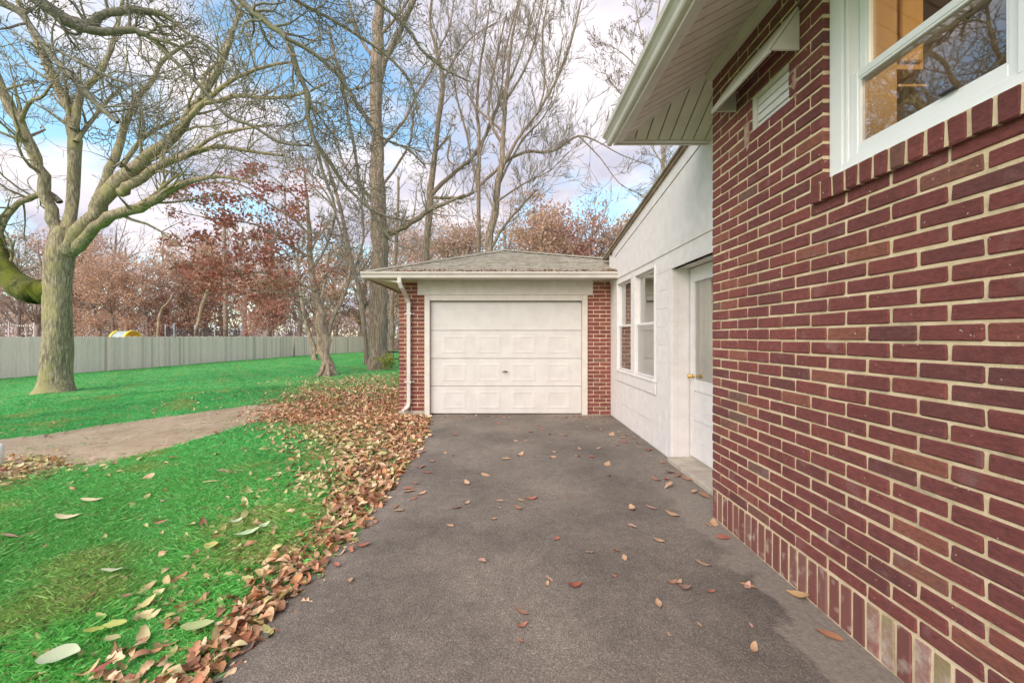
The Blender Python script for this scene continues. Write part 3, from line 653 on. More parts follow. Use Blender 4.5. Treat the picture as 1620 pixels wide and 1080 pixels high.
# ------------------------------------------------------------------ garage
YG = 6.9; gar = thing('garage', (0, YG, 0), 'low single garage with brick piers and shallow hip roof at driveway end', 'garage')
def gx_(px, Y=YG): return (px-VX)*Y/F
def gz_(py, Y=YG): return EYE-(py-VY)*Y/F
PT = gz_(441)
brick_solo = []
for (xa, xb, xn, left) in ((gx_(631), gx_(671.5), gx_(660.5), True), (gx_(929.5), gx_(967.5), gx_(938), False)):
    mb = MB(); zn = gz_(466)
    if left: mb.box(xa+.005, xb-.003, YG+0.006, YG+0.34, -0.1, zn); mb.box(xa+.005, xn-.003, YG+0.006, YG+0.34, zn, PT)
    else: mb.box(xa+.003, xb, YG+0.006, YG+0.34, -0.1, zn); mb.box(xn+.003, xb, YG+0.006, YG+0.34, zn, PT)
    pier = mb.build('brick_pier', M['mortar'], gar)
    z = 0.01; k = 0
    if left:
        cbk = MB(); cbk.box(xa-0.006, xb-0.002, YG-0.008, YG+0.1, -0.02, 0.065); cbk.build('footing', M['conc'], pier, bevel=0.004); z = 0.07
    while z+BH < PT:
        a, b = (xa, xb) if z+BH < zn+0.01 else ((xa, xn) if left else (xn, xb))
        first = BL if k % 2 == 0 else 0.096
        u = a; L = first
        while u < b-0.02:
            e = min(u+L, b)
            if b-e < 0.025: e = b
            o = put(rnd.choice(BR), 'brick', pier, ((u+e)/2, YG+0.045+rnd.uniform(-.002, .002), z+BH/2), R(90), (1, (e-u)/BL, 1))
            u = e+JT; L = BL
        z += CP; k += 1
    if left:   # side face bricks
        z = 0.07; k = 0; mbs = MB()
        while z+BH < PT:
            u = YG+0.1
            while u < YG+5:
                kk = rnd.randrange(len(BR)); mbs.add([(xa+0.05+x_, u+0.1+y_, z+BH/2+z_) for x_, y_, z_ in tmp[kk]], tmf[kk]); u += BL+JT
            z += CP; k += 1
        tag(mbs.build('brick_courses', M['brick_many'], pier), kind='stuff')
sw = MB(); sw.box(gx_(631)+0.012, gx_(631)+0.2, YG+0.35, YG+5.2, -0.1, PT); sw.box(1.6, 1.765, YG+0.35, YG+5.2, -0.1, PT); sw.box(gx_(631)+0.2, 1.6, YG+5.0, YG+5.2, -0.1, PT)
sw.build('side_wall', M['mortar'], gar)
hdx = MB(); hdx.box(gx_(660.5), gx_(938), YG-0.006, YG+0.30, gz_(466.5), PT+0.03); hdx.build('header', M['trim'], gar)
cs = MB(); zc0, zc1 = gz_(475.5), gz_(467)
cs.box(gx_(671.8), gx_(680), YG-0.022, YG+0.12, -0.005, zc1); cs.box(gx_(921), gx_(929.3), YG-0.022, YG+0.12, -0.005, zc1); cs.box(gx_(680)+.001, gx_(921)-.001, YG-0.022, YG+0.12, zc0, zc1)
cs.build('door_frame', M['trim'], gar, bevel=0.003)
YD = YG+0.055; dx0, dx1 = gx_(680.3), gx_(920.7); zt = [0.012, 0.475, 0.945, 1.42, zc0-0.012]
dor = MB(); dor.box(dx0+.02, dx1-.02, YD+0.04, YD+0.06, 0.0, zc0+0.02); gd = dor.build('garage_door', M['seam'], gar)
for i in range(4):
    s_ = MB(); z0, z1 = zt[i]+0.003, zt[i+1]-0.003
    s_.box(dx0, dx1, YD, YD+0.035, z0, z1); so = s_.build('door_section', M['door'], gd, bevel=0.004)
    if i < 4:
        W = (dx1-dx0)
        for j in range(4):
            cx = dx0+W*(0.155+0.2305*j); hw = 0.215; zc = (z0+z1)/2; hh = 0.148 if i < 3 else 0.15
            q = MB(); e = 0.012; dp = 0.0045 if i < 3 else 0.0015; k0 = 0.03
            outer = [(cx-hw, zc-hh), (cx+hw, zc-hh), (cx+hw, zc+hh), (cx-hw, zc+hh)]
            v = [(x_, YD-0.0005, z_) for x_, z_ in outer]
            ex2 = 0.03
            v += [(x_+(ex2 if x_ < cx else -ex2), YD-dp*0.75, z_+(e if z_ < zc else -e)) for x_, z_ in outer]
            v += [(x_+(2*ex2 if x_ < cx else -2*ex2), YD-dp*0.75, z_+(2*e if z_ < zc else -2*e)) for x_, z_ in outer]
            v += [(x_+(2.9*ex2 if x_ < cx else -2.9*ex2), YD-dp*0.1, z_+(3.5*e if z_ < zc else -3.5*e)) for x_, z_ in outer]
            f = []
            for r_ in range(3):
                for c_ in range(4): f.append((r_*4+c_, r_*4+(c_+1) % 4, r_*4+4+(c_+1) % 4, r_*4+4+c_))
            f.append((12, 13, 14, 15)); q.add(v, f); q.build('embossed_panel', M['door'], so)
hp = P(799, 587.5, YD-0.02); h = MB(); h.tube([(hp.x, YD, hp.z), (hp.x, YD-0.035, hp.z)], 0.010, 8); h.tube([(hp.x-0.05, YD-0.036, hp.z-.003), (hp.x, YD-0.040, hp.z+.004), (hp.x+0.05, YD-0.036, hp.z-.003)], [0.006, 0.011, 0.006], 8)
h.build('door_handle', M['dark'], gd, sm=True)
# roof
YE = 6.5; EL = (gx_(576, YE), gx_(979, YE)); ZE = gz_(431, YE)
apex = Vector((-0.04, 8.53, 3.10)); Pm = Vector((2.02, 7.49, 2.71)); sl_ = (apex.z-ZE)/(apex.y-YE)
rf = MB(); A_ = Vector((EL[0], YE, ZE)); B_ = Vector((EL[1], YE, ZE)); ap2 = Vector((-0.04, 10.4, 3.10)); bl_ = Vector((EL[0], 12.4, ZE)); br_ = Vector((2.3, 12.4, ZE))
rf.slab([A_, B_, Vector((EL[1], 7.2, ZE+sl_*.7)), Pm, apex], (0, 0, -0.03)); rf.slab([A_, apex, ap2, bl_], (0, 0, -0.03)); rf.slab([apex, Pm, Vector((2.3, 8, 2.55)), br_, ap2], (0, 0, -0.03)); rf.slab([bl_, ap2, br_], (0, 0, -0.03))
roof = rf.build('roof', M['shingle'], gar)
sg = MB(); ex_ = 0.125; n = int((apex.y-YE)/ex_)+1       # courses of shingles on the front slope
for i in range(n):
    y0 = YE-0.03+i*ex_; y1 = y0+ex_+0.03; ym = min(max(y0, YE), apex.y-0.01); t = (ym-YE)/(apex.y-YE)
    xl = A_.x+(apex.x-A_.x)*t
    xr = (B_.x+0.0) if ym < 6.9 else min(Pm.x, 1.9+0.12*(ym-6.9)) if ym < Pm.y else apex.x+(Pm.x-apex.x)*(apex.y-ym)/(apex.y-Pm.y)
    x = xl-rnd.uniform(0, 0.2)*0
    while x < xr-0.02:
        x2 = min(x+rnd.choice((0.16, 0.22, 0.30)), xr); zz0 = ZE+sl_*(y0-YE)+0.013+rnd.uniform(-.002, .003); zz1 = ZE+sl_*(y1-YE)+0.002
        sg.slab([(x+.003, y0, zz0), (x2-.003, y0, zz0), (x2-.003, y1, zz1), (x+.003, y1, zz1)], (0, 0, -0.007)); x = x2
tag(sg.build('shingles', M['shingle'], roof), kind='stuff')
cp = MB(); nrm = Vector((0, 0, 0.03))
for (a, b) in ((A_, apex), (apex, Pm)):
    nseg = 14
    for i in range(nseg):
        p, q = a.lerp(b, i/nseg), a.lerp(b, (i+1.25)/nseg if i < nseg-1 else 1); d = (b-a).normalized(); sd_ = d.cross(Vector((0, 0, 1))).normalized()*0.10
        cp.slab([p+sd_+Vector((0, 0, -0.005)), q+sd_+Vector((0, 0, -0.012)), q+Vector((0, 0, 0.022)), p+Vector((0, 0, 0.03))], (0, 0, 0.006)); cp.slab([p-sd_+Vector((0, 0, -0.005)), p+Vector((0, 0, 0.03)), q+Vector((0, 0, 0.022)), q-sd_+Vector((0, 0, -0.012))], (0, 0, 0.006))
tag(cp.build('hip_caps', M['shingle'], roof), kind='stuff')
so_ = MB(); so_.box(EL[0]+0.02, EL[1]-0.02, YE+0.02, YG-0.01, ZE-0.075, ZE-0.055); so_.box(EL[0]+0.02, gx_(631)+.01, YG, 12.2, ZE-0.075, ZE-0.055); so_.build('soffit', M['trim'], gar)
fa = MB(); fa.box(EL[0], EL[1], YE, YE+0.02, ZE-0.10, ZE-0.005); fa.box(EL[0]-0.02, EL[0]-0.001, YE, 12.2, ZE-0.10, ZE-0.005); fa.build('fascia', M['trim'], gar)
gt = MB(); pr = [(0, 0), (0.045, 0), (0.055, 0.012), (0.060, 0.045), (0.082, 0.072), (0.086, 0.095), (0.080, 0.098), (0.076, 0.085), (0.045, 0.04), (0.006, 0.01), (0.006, 0.10), (0, 0.10)]
gt.extrude(pr, (EL[0]-0.03, YE-0.002, ZE-0.095), (EL[1]+0.01, YE-0.002, ZE-0.095), (0, -1, 0)); gut2 = gt.build('gutter', M['gutter'], gar)
for xx in (EL[0]-0.036, EL[1]+0.011):
    ec = MB(); ec.slab([(xx, YE-0.002-a, ZE-0.095+b) for a, b in pr[:7]+[(0, 0.098)]], (0.005, 0, 0)); ec.build('end_cap', M['gutter'], gut2)
# downspout
ds = MB(); dxp = gx_(646.5, YG-0.06); topz = gz_(441, 6.48)
def rect_tube(mb_, pts, wx, wy):
    pts = [Vector(p) for p in pts]; k0 = len(mb_.v)
    for i, p in enumerate(pts):
        t = (pts[min(i+1, len(pts)-1)]-pts[max(i-1, 0)]).normalized(); a = Vector((1, 0, 0)); a = (a-t*a.dot(t)).normalized(); b = t.cross(a)
        for (s1, s2) in ((-1, -1), (1, -1), (1, 1), (-1, 1)): mb_.v.append(tuple(p+a*wx*s1+b*wy*s2))
    for i in range(len(pts)-1):
        for j in range(4): j2 = (j+1) % 4; mb_.f.append((k0+i*4+j, k0+i*4+j2, k0+i*4+4+j2, k0+i*4+4+j))
    mb_.f.append(tuple(k0+j for j in range(4))); mb_.f.append(tuple(k0+(len(pts)-1)*4+j for j in range(4)))
xt = gx_(632, 6.46)
rect_tube(ds, [(xt, 6.455, ZE-0.09), (xt, 6.46, ZE-0.16), (xt+0.02, 6.5, ZE-0.23), (dxp-0.02, YG-0.12, ZE-0.36), (dxp, YG-0.055, ZE-0.45), (dxp, YG-0.05, 0.7), (dxp, YG-0.05, 0.22), (dxp-0.01, YG-0.06, 0.15), (dxp-0.055, YG-0.11, 0.10), (dxp-0.075, YG-0.15, 0.095)], 0.031, 0.025)
spo = ds.build('downspout', M['gutter'], gar, bevel=0.006)
for py in (496.5, 603.5):
    z = gz_(py); q = MB(); q.box(dxp-0.085, dxp+0.085, YG-0.010, YG-0.001, z-0.012, z+0.012); q.box(dxp-0.045, dxp+0.045, YG-0.084, YG-0.079, z-0.016, z+0.016); q.box(dxp-0.046, dxp-0.041, YG-0.079, YG-0.010, z-0.016, z+0.016); q.box(dxp+0.041, dxp+0.046, YG-0.079, YG-0.010, z-0.016, z+0.016)
    q.build('strap', M['gutter'], spo)
bx_ = MB(); bx_.tube([(xt-0.02, 6.5, ZE-0.15), (xt-0.35, 6.62, ZE-0.10)], [0.018, 0.012], 8); bx_.build('brace', M['trim'], gar)
fl = MB(); fl.slab([(1.70, 6.62, 2.66), (1.76, 6.95, 2.735), (2.06, 7.15, 2.78), (2.1, 7.4, 2.73), (1.85, 7.3, 2.68)], (0, 0, 0.015)); fl.build('flashing', M['dark'], gar)

# ------------------------------------------------------------------ fence, post and things beyond it
fence = thing('picket_fence', (-21, 25, -0.5), 'long pale weathered board fence along the far lawn edge', 'fence')
def fpoint(s):
    for (a, b) in zip(FA[:-1], FA[1:]):
        L = math.hypot(b[0]-a[0], b[1]-a[1])
        if s <= L: return a[0]+(b[0]-a[0])*s/L, a[1]+(b[1]-a[1])*s/L, math.atan2(b[1]-a[1], b[0]-a[0])
        s -= L
    return None
PK = []
for i in range(5):
    m_ = MB(); r_ = random.Random(i); hh = 1.83
    m_.box(-0.069, 0.069, -0.011, 0.011, 0, hh); me = bpy.data.meshes.new('picket'); me.from_pydata(m_.v, [], m_.f); me.materials.append(M['picket'])
    bm = bmesh.new(); bm.from_mesh(me); bmesh.ops.bevel(bm, geom=[e for e in bm.edges if abs(e.verts[0].co.z-e.verts[1].co.z) < .01 and abs(e.verts[0].co.x-e.verts[1].co.x) < .01 and e.verts[0].co.z > 1], offset=0.02, segments=1, affect='EDGES'); bm.to_mesh(me); bm.free(); PK.append(me)
s = 0.0; k = 0
while True:
    q = fpoint(s)
    if not q: break
    x, y, a = q; z = float(terr(x, y)); yaw = a+rnd.uniform(-.05, .05)
    put(rnd.choice(PK), 'picket', fence, (x, y, z+rnd.uniform(-0.015, 0.02)), yaw, (rnd.uniform(0.93, 1.0), 1, rnd.uniform(0.985, 1.015)))
    if k % 17 == 0:
        pm = MB(); nx_, ny_ = math.sin(a)*-0.09, math.cos(a)*0.09
        pm.box(x-0.05+nx_, x+0.05+nx_, y-0.05+ny_, y+0.05+ny_, z-0.2, z+1.72); pm.build('post', M['picket'], fence)
    s += 0.1425; k += 1
for hh in (0.35, 1.45):
    rl = MB()
    for (a, b) in zip(FA[:-1], FA[1:]):
        za, zb = float(terr(*a))+hh, float(terr(*b))+hh
        rl.tube([(a[0]-0.05, a[1], za), (b[0]-0.05, b[1], zb)], 0.035, 4)
    rl.build('rail', M['picket'], fence)
gpt = G(467, 563.5); gpt = Vector((gpt.x, gpt.y, gpt.z))
b0 = Vector((-19.1, 37.0, float(terr(-19.1, 37))))
mb = MB(); mb.tube([b0, b0+Vector((0, 0, 1.0)), b0+Vector((0, 0, 2.1))], [0.07, 0.065, 0.065], 8); mb.tube([b0+Vector((0, 0, 2.1)), b0+Vector((0, 0, 2.16))], [0.085, 0.03], 8)
tag(mb.build('fence_post', M['bark_back'], sm=True), 'single dark upright post standing against the pale board fence', 'post')
# yellow tunnel toy
tu = thing('play_tunnel', P(199, 540, 30.0)*1.0, 'yellow rimmed arched play tunnel rising above the fence', 'play tunnel')
c0 = P(199, 545, 30); c0.z = -0.5
def arch(mb_, off, r0, r1, d0, d1, z0):
    n = 16
    ax = Vector((1, 0.05, 0)); sd_ = Vector((-0.05, 1, 0))
    v = []
    for i in range(n+1):
        t = math.pi*i/n
        for (r_, d_) in ((r0, d0), (r1, d0), (r1, d1), (r0, d1)):
            v.append(c0+sd_*(math.cos(t)*r_)+ax*d_+Vector((0, 0, z0+math.sin(t)*r_*1.05)))
    f = []
    for i in range(n):
        for j in range(4): f.append((i*4+j, i*4+(j+1) % 4, i*4+4+(j+1) % 4, i*4+4+j))
    f += [(0, 1, 2, 3), (n*4+3, n*4+2, n*4+1, n*4)]
    mb_.add(v, f)
for (d0, d1, rr, mm, nm) in ((-0.55, -0.42, 0.86, 'yellow', 'rim'), (-0.42, 0.42, 0.80, 'greycover', 'cover'), (0.42, 0.55, 0.86, 'yellow', 'rim')):
    q = MB(); arch(q, 0, rr-0.10, rr, d0, d1, 1.36); q.build(nm, M[mm], tu, sm=False)
q = MB(); arch(q, 0, 0.67, 0.695, -0.5, 0.5, 1.36); q.build('inner_liner', M['yellow'], tu)
for sx in (-0.6, 0.6):
    for dd in (-0.48, 0.48): p = c0+Vector((0, 1, 0))*sx*1.3+Vector((1, 0, 0))*dd; q = MB(); q.box(p.x-.05, p.x+.05, p.y-.05, p.y+.05, c0.z-0.05, c0.z+1.4); q.build('leg', M['yellow'], tu)
# trampoline
tz = -0.5; tcn = P(323, 532, 38); tcn.z = tz
tr = thing('trampoline', tcn, 'round trampoline with black safety net showing above the fence', 'trampoline')
RT = 2.75; q = MB(); ring = [tcn+Vector((RT*math.cos(2*math.pi*i/32), RT*math.sin(2*math.pi*i/32), 1.0)) for i in range(33)]; q.tube(ring, 0.04, 6); q.build('frame', M['steel'], tr)
q = MB(); q.add([p+Vector((0, 0, 0.0)) for p in ring[:-1]], [tuple(range(32))]); q.build('mat', M['net'], tr)
for i in range(6):
    t = 2*math.pi*(i+0.35)/6; b_ = tcn+Vector((RT*1.06*math.cos(t), RT*1.06*math.sin(t), 0)); tp = b_+Vector((0, 0, 2.78))
    q = MB(); q.tube([b_-Vector((0, 0, .05)), tp], 0.045, 8); po = q.build('pole', M['steel'], tr); q = MB(); q.tube([tp, tp+Vector((0, 0, 0.12))], [0.06, 0.045], 8); q.build('cap', M['bluecap'], po)
V = []; f = []; nn, mm_ = 72, 14
for j in range(mm_+1):
    for i in range(nn):
        t = 2*math.pi*i/nn; sag = 0.30*abs(math.sin(3*(t-2*math.pi*0.35/6)))*(j/mm_)
        V.append(tcn+Vector((RT*math.cos(t), RT*math.sin(t), 1.0+1.62*j/mm_-sag)))
q = MB()
for j in range(0, mm_+1):
    q.tube([V[j*nn+i % nn] for i in range(nn+1)], 0.016 if j < mm_ else 0.03, 3, False)
for i in range(nn): q.tube([V[j*nn+i] for j in range(mm_+1)], 0.014, 3, False)
q.build('safety_net', M['net'], tr)
# string lights on white posts
sx = P(14, 500, 29); lamps = thing('string_lights', (sx.x, 29, -0.5), 'string of small white bulbs between slim posts behind the fence', 'string lights')
posts = [P(-40, 513, 29), P(14, 510, 29), P(54, 511, 29)]
for p in posts:
    q = MB(); q.box(p.x-.025, p.x+.025, p.y-.025, p.y+.025, -0.55, p.z+0.05); q.build('post', M['picket'], lamps)
for (a, b) in zip(posts[:-1], posts[1:]):
    pts = [a.lerp(b, i/12)-Vector((0, 0, 0.16*math.sin(math.pi*i/12))) for i in range(13)]
    q = MB(); q.tube(pts, 0.012, 4); cab = q.build('cable', M['wire'], lamps)
    for p in pts[1:-1]:
        q = MB(); q.tube([p, p-Vector((0, 0, 0.03)), p-Vector((0, 0, 0.09)), p-Vector((0, 0, 0.12))], [0.012, 0.026, 0.026, 0.008], 6); q.build('bulb', M['vinyl'], cab)
# dark bench behind the garage corner
bp = G(622, 581); bench = thing('garden_bench', bp, 'black metal bench frame just behind the garage corner', 'bench')
q = MB(); q.box(bp.x-0.35, bp.x+1.2, bp.y-.03, bp.y+.03, bp.z+0.66, bp.z+0.72); q.build('back_rail', M['black'], bench); q = MB(); q.box(bp.x-0.35, bp.x+1.2, bp.y-.25, bp.y+.05, bp.z+0.36, bp.z+0.40); q.build('seat', M['black'], bench)
for xx in (-0.33, 0.28, 1.1): q = MB(); q.box(bp.x+xx-.03, bp.x+xx+.03, bp.y-.03, bp.y+.03, bp.z-.03, bp.z+0.66); q.build('leg', M['black'], bench)
# little white post at the left edge of the photo
wp = G(-3, 738); q = MB(); q.tube([wp-Vector((0, 0, .05)), wp+Vector((0, 0, .20)), wp+Vector((0, 0, .235)), wp+Vector((0, 0, .25))], [0.045, 0.045, 0.04, 0.015], 12)
tag(q.build('marker_post', M['vinyl'], sm=True), 'short white marker post beside the worn path', 'post')

# ------------------------------------------------------------------ trees
class Tubes:
    def __init__(s): s.V = []; s.Q = []; s.n = 0; s.tips = []
    def add(s, pts, rad, n):
        pts = np.asarray(pts, float); rad = np.asarray(rad, float); k = len(pts)
        t = np.empty_like(pts); t[1:-1] = pts[2:]-pts[:-2]; t[0] = pts[1]-pts[0]; t[-1] = pts[-1]-pts[-2]
        t /= np.linalg.norm(t, axis=1)[:, None]+1e-9
        d = pts[-1]-pts[0]; ref = np.array([1., 0, 0]) if abs(d[0]) < 0.7*np.linalg.norm(d) else np.array([0, 1., 0])
        a = np.cross(t, ref); a /= np.linalg.norm(a, axis=1)[:, None]+1e-9; b = np.cross(t, a)
        th = 2*math.pi*np.arange(n)/n
        R_ = np.repeat(rad[:, None], n, 1)
        if rad.max() > 0.05 and n >= 7:
            ph = np.random.default_rng(int(abs(pts[0]).sum()*1000) % 99999).uniform(0, 6.28, 6); L_ = np.concatenate([[0], np.cumsum(np.linalg.norm(np.diff(pts, axis=0), axis=1))])
            R_ = R_*(1+0.07*np.sin(2*th[None]+ph[0]+L_[:, None]*1.1)+0.05*np.sin(3*th[None]+ph[1]-L_[:, None]*1.9)+0.025*np.sin(L_[:, None]*4.3+ph[2])+0.035*np.sin(5*th[None]+ph[3]+L_[:, None]*0.7))
        V = pts[:, None, :]+R_[:, :, None]*(a[:, None, :]*np.cos(th)[None, :, None]+b[:, None, :]*np.sin(th)[None, :, None])
        i = s.n+np.arange((k-1)*n).reshape(k-1, n); j = s.n+np.arange(k*n).reshape(k, n)
        q = np.stack([j[:-1], np.roll(j[:-1], -1, 1), np.roll(j[1:], -1, 1), j[1:]], -1).reshape(-1, 4)
        s.V.append(V.reshape(-1, 3)); s.Q.append(q); s.n += k*n
    def build(s, name, mat, parent):
        return bigmesh(name, np.concatenate(s.V), np.concatenate(s.Q), mat, parent, sm=True)
def sides(r): return 10 if r > 0.12 else 7 if r > 0.04 else 5 if r > 0.015 else 3
def rv(r): return Vector((r.gauss(0, 1), r.gauss(0, 1), r.gauss(0, 1)))
def grow(T, p, d, L, r, lev, o, g):
    n = max(3, min(8, int(L/o['seg']))); pts = [p.copy()]; rad = [r]; d = d.normalized(); dirs = [d]
    for i in range(n):
        d = (d+rv(g)*o['crook']+Vector((0, 0, 1))*o['up']).normalized(); p = p+d*(L/n); pts.append(p); rad.append(max(r*(1-0.72*(i+1)/n), o['rmin'])); dirs.append(d)
    T.add([tuple(q) for q in pts], rad, sides(r))
    if lev <= 0: T.tips.append((pts[-1], d)); T.tips.append((pts[-2], d)); return
    kids = o['kids'][lev]; kids = max(1, int(kids*g.uniform(0.7, 1.3)))
    for k in range(kids):
        t = g.uniform(0.2, 1.0) if k else 1.0
        i = min(n, max(1, int(t*n+0.5))); dd = dirs[i]; a = rv(g); a = (a-dd*a.dot(dd))
        if a.length < 1e-3: continue
        ang = g.gauss(o['ang'], 0.18); nd = dd*math.cos(ang)+a.normalized()*math.sin(ang)
        grow(T, pts[i], nd, L*o['ratio']*g.uniform(0.65, 1.15)*(1.05-0.45*t), max(rad[i]*o['rr'], o['rmin']), lev-1, o, g)
def trace(T, pl, Y0, Y1, sub=3, jit=True):
    """a limb followed through photo points (x, y, width in pixels) while its distance runs from Y0 to Y1"""
    a = np.array(pl, float); n = len(a); q = np.linspace(0, n-1, (n-1)*sub+1); out = []
    L = np.concatenate([[0], np.cumsum(np.hypot(np.diff(a[:, 0]), np.diff(a[:, 1])))]); L /= L[-1]
    def cat(col):
        v = a[:, col]; i = np.clip(q.astype(int), 0, n-2); t = q-i
        p0 = v[np.maximum(i-1, 0)]; p1 = v[i]; p2 = v[i+1]; p3 = v[np.minimum(i+2, n-1)]
        return 0.5*((2*p1)+(-p0+p2)*t+(2*p0-5*p1+4*p2-p3)*t*t+(-p0+3*p1-3*p2+p3)*t**3)
    X, Yp, W = cat(0), cat(1), np.maximum(cat(2), 0.6); Ys = Y0+(Y1-Y0)*np.interp(q, range(n), L)
    pts = [P(X[i], Yp[i], Ys[i]) for i in range(len(q))]; rad = []
    for i in range(len(q)):                        # an upright limb far off the axis looks wider in a flat picture than it is
        j0, j1 = max(i-1, 0), min(i+1, len(q)-1); dx_, dy_ = X[j1]-X[j0], Yp[j1]-Yp[j0]; le_ = math.hypot(dx_, dy_)+1e-6
        ch = 1/math.sqrt(1+((X[i]-VX)/F)**2); cv = 1/math.sqrt(1+((Yp[i]-VY)/F)**2)
        rad.append(W[i]*0.44*Ys[i]/F*ch**(abs(dy_)/le_)*cv**(abs(dx_)/le_))
    jg = random.Random(int(pl[0][0]*13+pl[-1][1]*7)+5)
    for i in range(1, len(pts)-1):
        if jit and i % sub: pts[i] = pts[i]+rv(jg)*min(rad[i]*0.22, 0.05)
    T.add([tuple(p) for p in pts], rad, 18 if max(rad) > 0.2 else 9); return pts, rad
def sprout(T, pts, rad, count, Lr, lev, o, g, t0=0.25, up=0.25, thick=0.35):
    for k in range(count):
        t = g.uniform(t0, 1.0); i = min(len(pts)-2, int(t*(len(pts)-1))); d = (pts[i+1]-pts[i]).normalized(); a = rv(g); a = (a-d*a.dot(d)).normalized()
        ang = g.uniform(0.5, 1.15); nd = d*math.cos(ang)+a*math.sin(ang)+Vector((0, 0, up))
        grow(T, pts[i], nd, g.uniform(*Lr), min(max(rad[i]*thick, o['rmin']*1.5), o.get('rmax', 9)), lev, o, g)
def finish(root, Tt, Tc, mt, mc):
    Tt.build('trunk', mt, root)
    if Tc.V: Tc.build('crown', mc, root)

# --- the big spreading tree on the left
g = random.Random(3); base = G(88, 620)
bt = thing('spreading_tree', base, 'massive bare spreading tree with mossy low limb on the left lawn', 'tree')
T, C, Mo = Tubes(), Tubes(), Tubes(); D = base.y
trunk_pl = [(87, 634, 128), (87, 624, 100), (88, 616, 84), (88, 606, 73), (89, 590, 64), (89, 572, 59), (90, 550, 57), (91, 500, 53), (91, 440, 54), (94, 405, 59), (98, 378, 54), (100, 360, 40)]
tp, tr_ = trace(T, trunk_pl, D, D, 2, False)
BT = dict(seg=0.35, crook=0.20, up=0.05, kids=[0, 5, 5, 5], ang=0.75, ratio=0.62, rr=0.55, rmin=0.006, rmax=0.06)
limbs = [
 ([(94, 392, 36), (82, 348, 30), (70, 292, 27), (58, 250, 25), (35, 205, 24), (12, 160, 24), (-8, 112, 20), (-35, 50, 15)], 0, -0.6),
 ([(106, 392, 36), (113, 335, 27), (117, 262, 26), (116, 205, 27), (112, 172, 26), (86, 130, 22), (66, 82, 20), (46, 40, 17), (20, -20, 13)], 0, 0.8),
 ([(116, 205, 18), (122, 172, 17), (135, 140, 14), (164, 105, 12), (180, 60, 10), (193, 5, 8), (205, -50, 6)], 0.2, 0.6),
 ([(108, 398, 38), (140, 352, 33), (175, 302, 30), (225, 256, 26), (275, 215, 22), (310, 166, 17), (340, 120, 14), (362, 70, 11), (378, 20, 8), (390, -30, 6)], 0, -1.0),
 ([(146, 345, 20), (168, 285, 18), (185, 240, 18), (195, 202, 16), (215, 156, 13), (240, 130, 11), (258, 96, 9), (285, 76, 7), (315, 58, 5)], 0, 1.2),
 ([(285, 205, 13), (335, 152, 10), (375, 122, 8), (420, 106, 7), (468, 96, 5)], -0.6, -1.6),
 ([(318, 158, 10), (324, 118, 9), (345, 98, 8), (358, 66, 6), (385, 20, 5)], -0.7, 0.4),
 ([(306, 172, 10), (368, 152, 9), (412, 155, 8), (470, 150, 6), (520, 130, 4)], -0.7, -2.0),
 ([(112, 396, 30), (150, 358, 24), (187, 338, 21), (235, 320, 18), (270, 300, 14), (305, 285, 11), (347, 279, 7), (400, 290, 4)], 0, -1.6),
 ([(190, 305, 20), (213, 290, 18), (252, 263, 16), (300, 243, 13), (340, 232, 10), (390, 238, 7), (447, 246, 5)], -0.3, -1.5),
 ([(296, 245, 9), (345, 213, 7), (385, 204, 6), (430, 198, 4)], -0.9, -2.2),
 ([(228, 322, 9), (262, 292, 7), (288, 273, 4)], -0.6, -0.9),
 ([(193, 265, 12), (222, 222, 9), (262, 197, 7), (302, 180, 5)], 0.2, 1.2),
 ([(95, 320, 14), (78, 306, 12), (52, 311, 12), (28, 322, 13), (6, 350, 15), (-8, 380, 17)], 0.1, -0.3),
 ([(120, 225, 12), (150, 185, 9), (170, 160, 8), (190, 140, 6)], 0.2, 1.5),
 ([(30, 200, 12), (45, 165, 9), (70, 150, 7), (90, 120, 5)], -0.3, -1.0),
]
for (pl_, a, b) in limbs:
    pts, rad = trace(T, pl_, D+a, D+b)
    sprout(C, pts, rad, 13, (1.0, 2.5), 2, BT, g, 0.3, 0.25)
pts, rad = trace(Mo, [(92, 440, 30), (78, 458, 40), (58, 462, 50), (36, 454, 54), (16, 436, 44), (2, 406, 32), (-4, 372, 24), (-12, 335, 18), (-34, 296, 14)], D, D-0.3, 3, False)
sprout(C, pts, rad, 8, (0.8, 1.8), 2, BT, g, 0.4, 0.2)
T.build('trunk', M['bark_big'], bt); C.build('crown', M['bark_limb'], bt); Mo.build('mossy_limb', M['bark_moss'], bt)

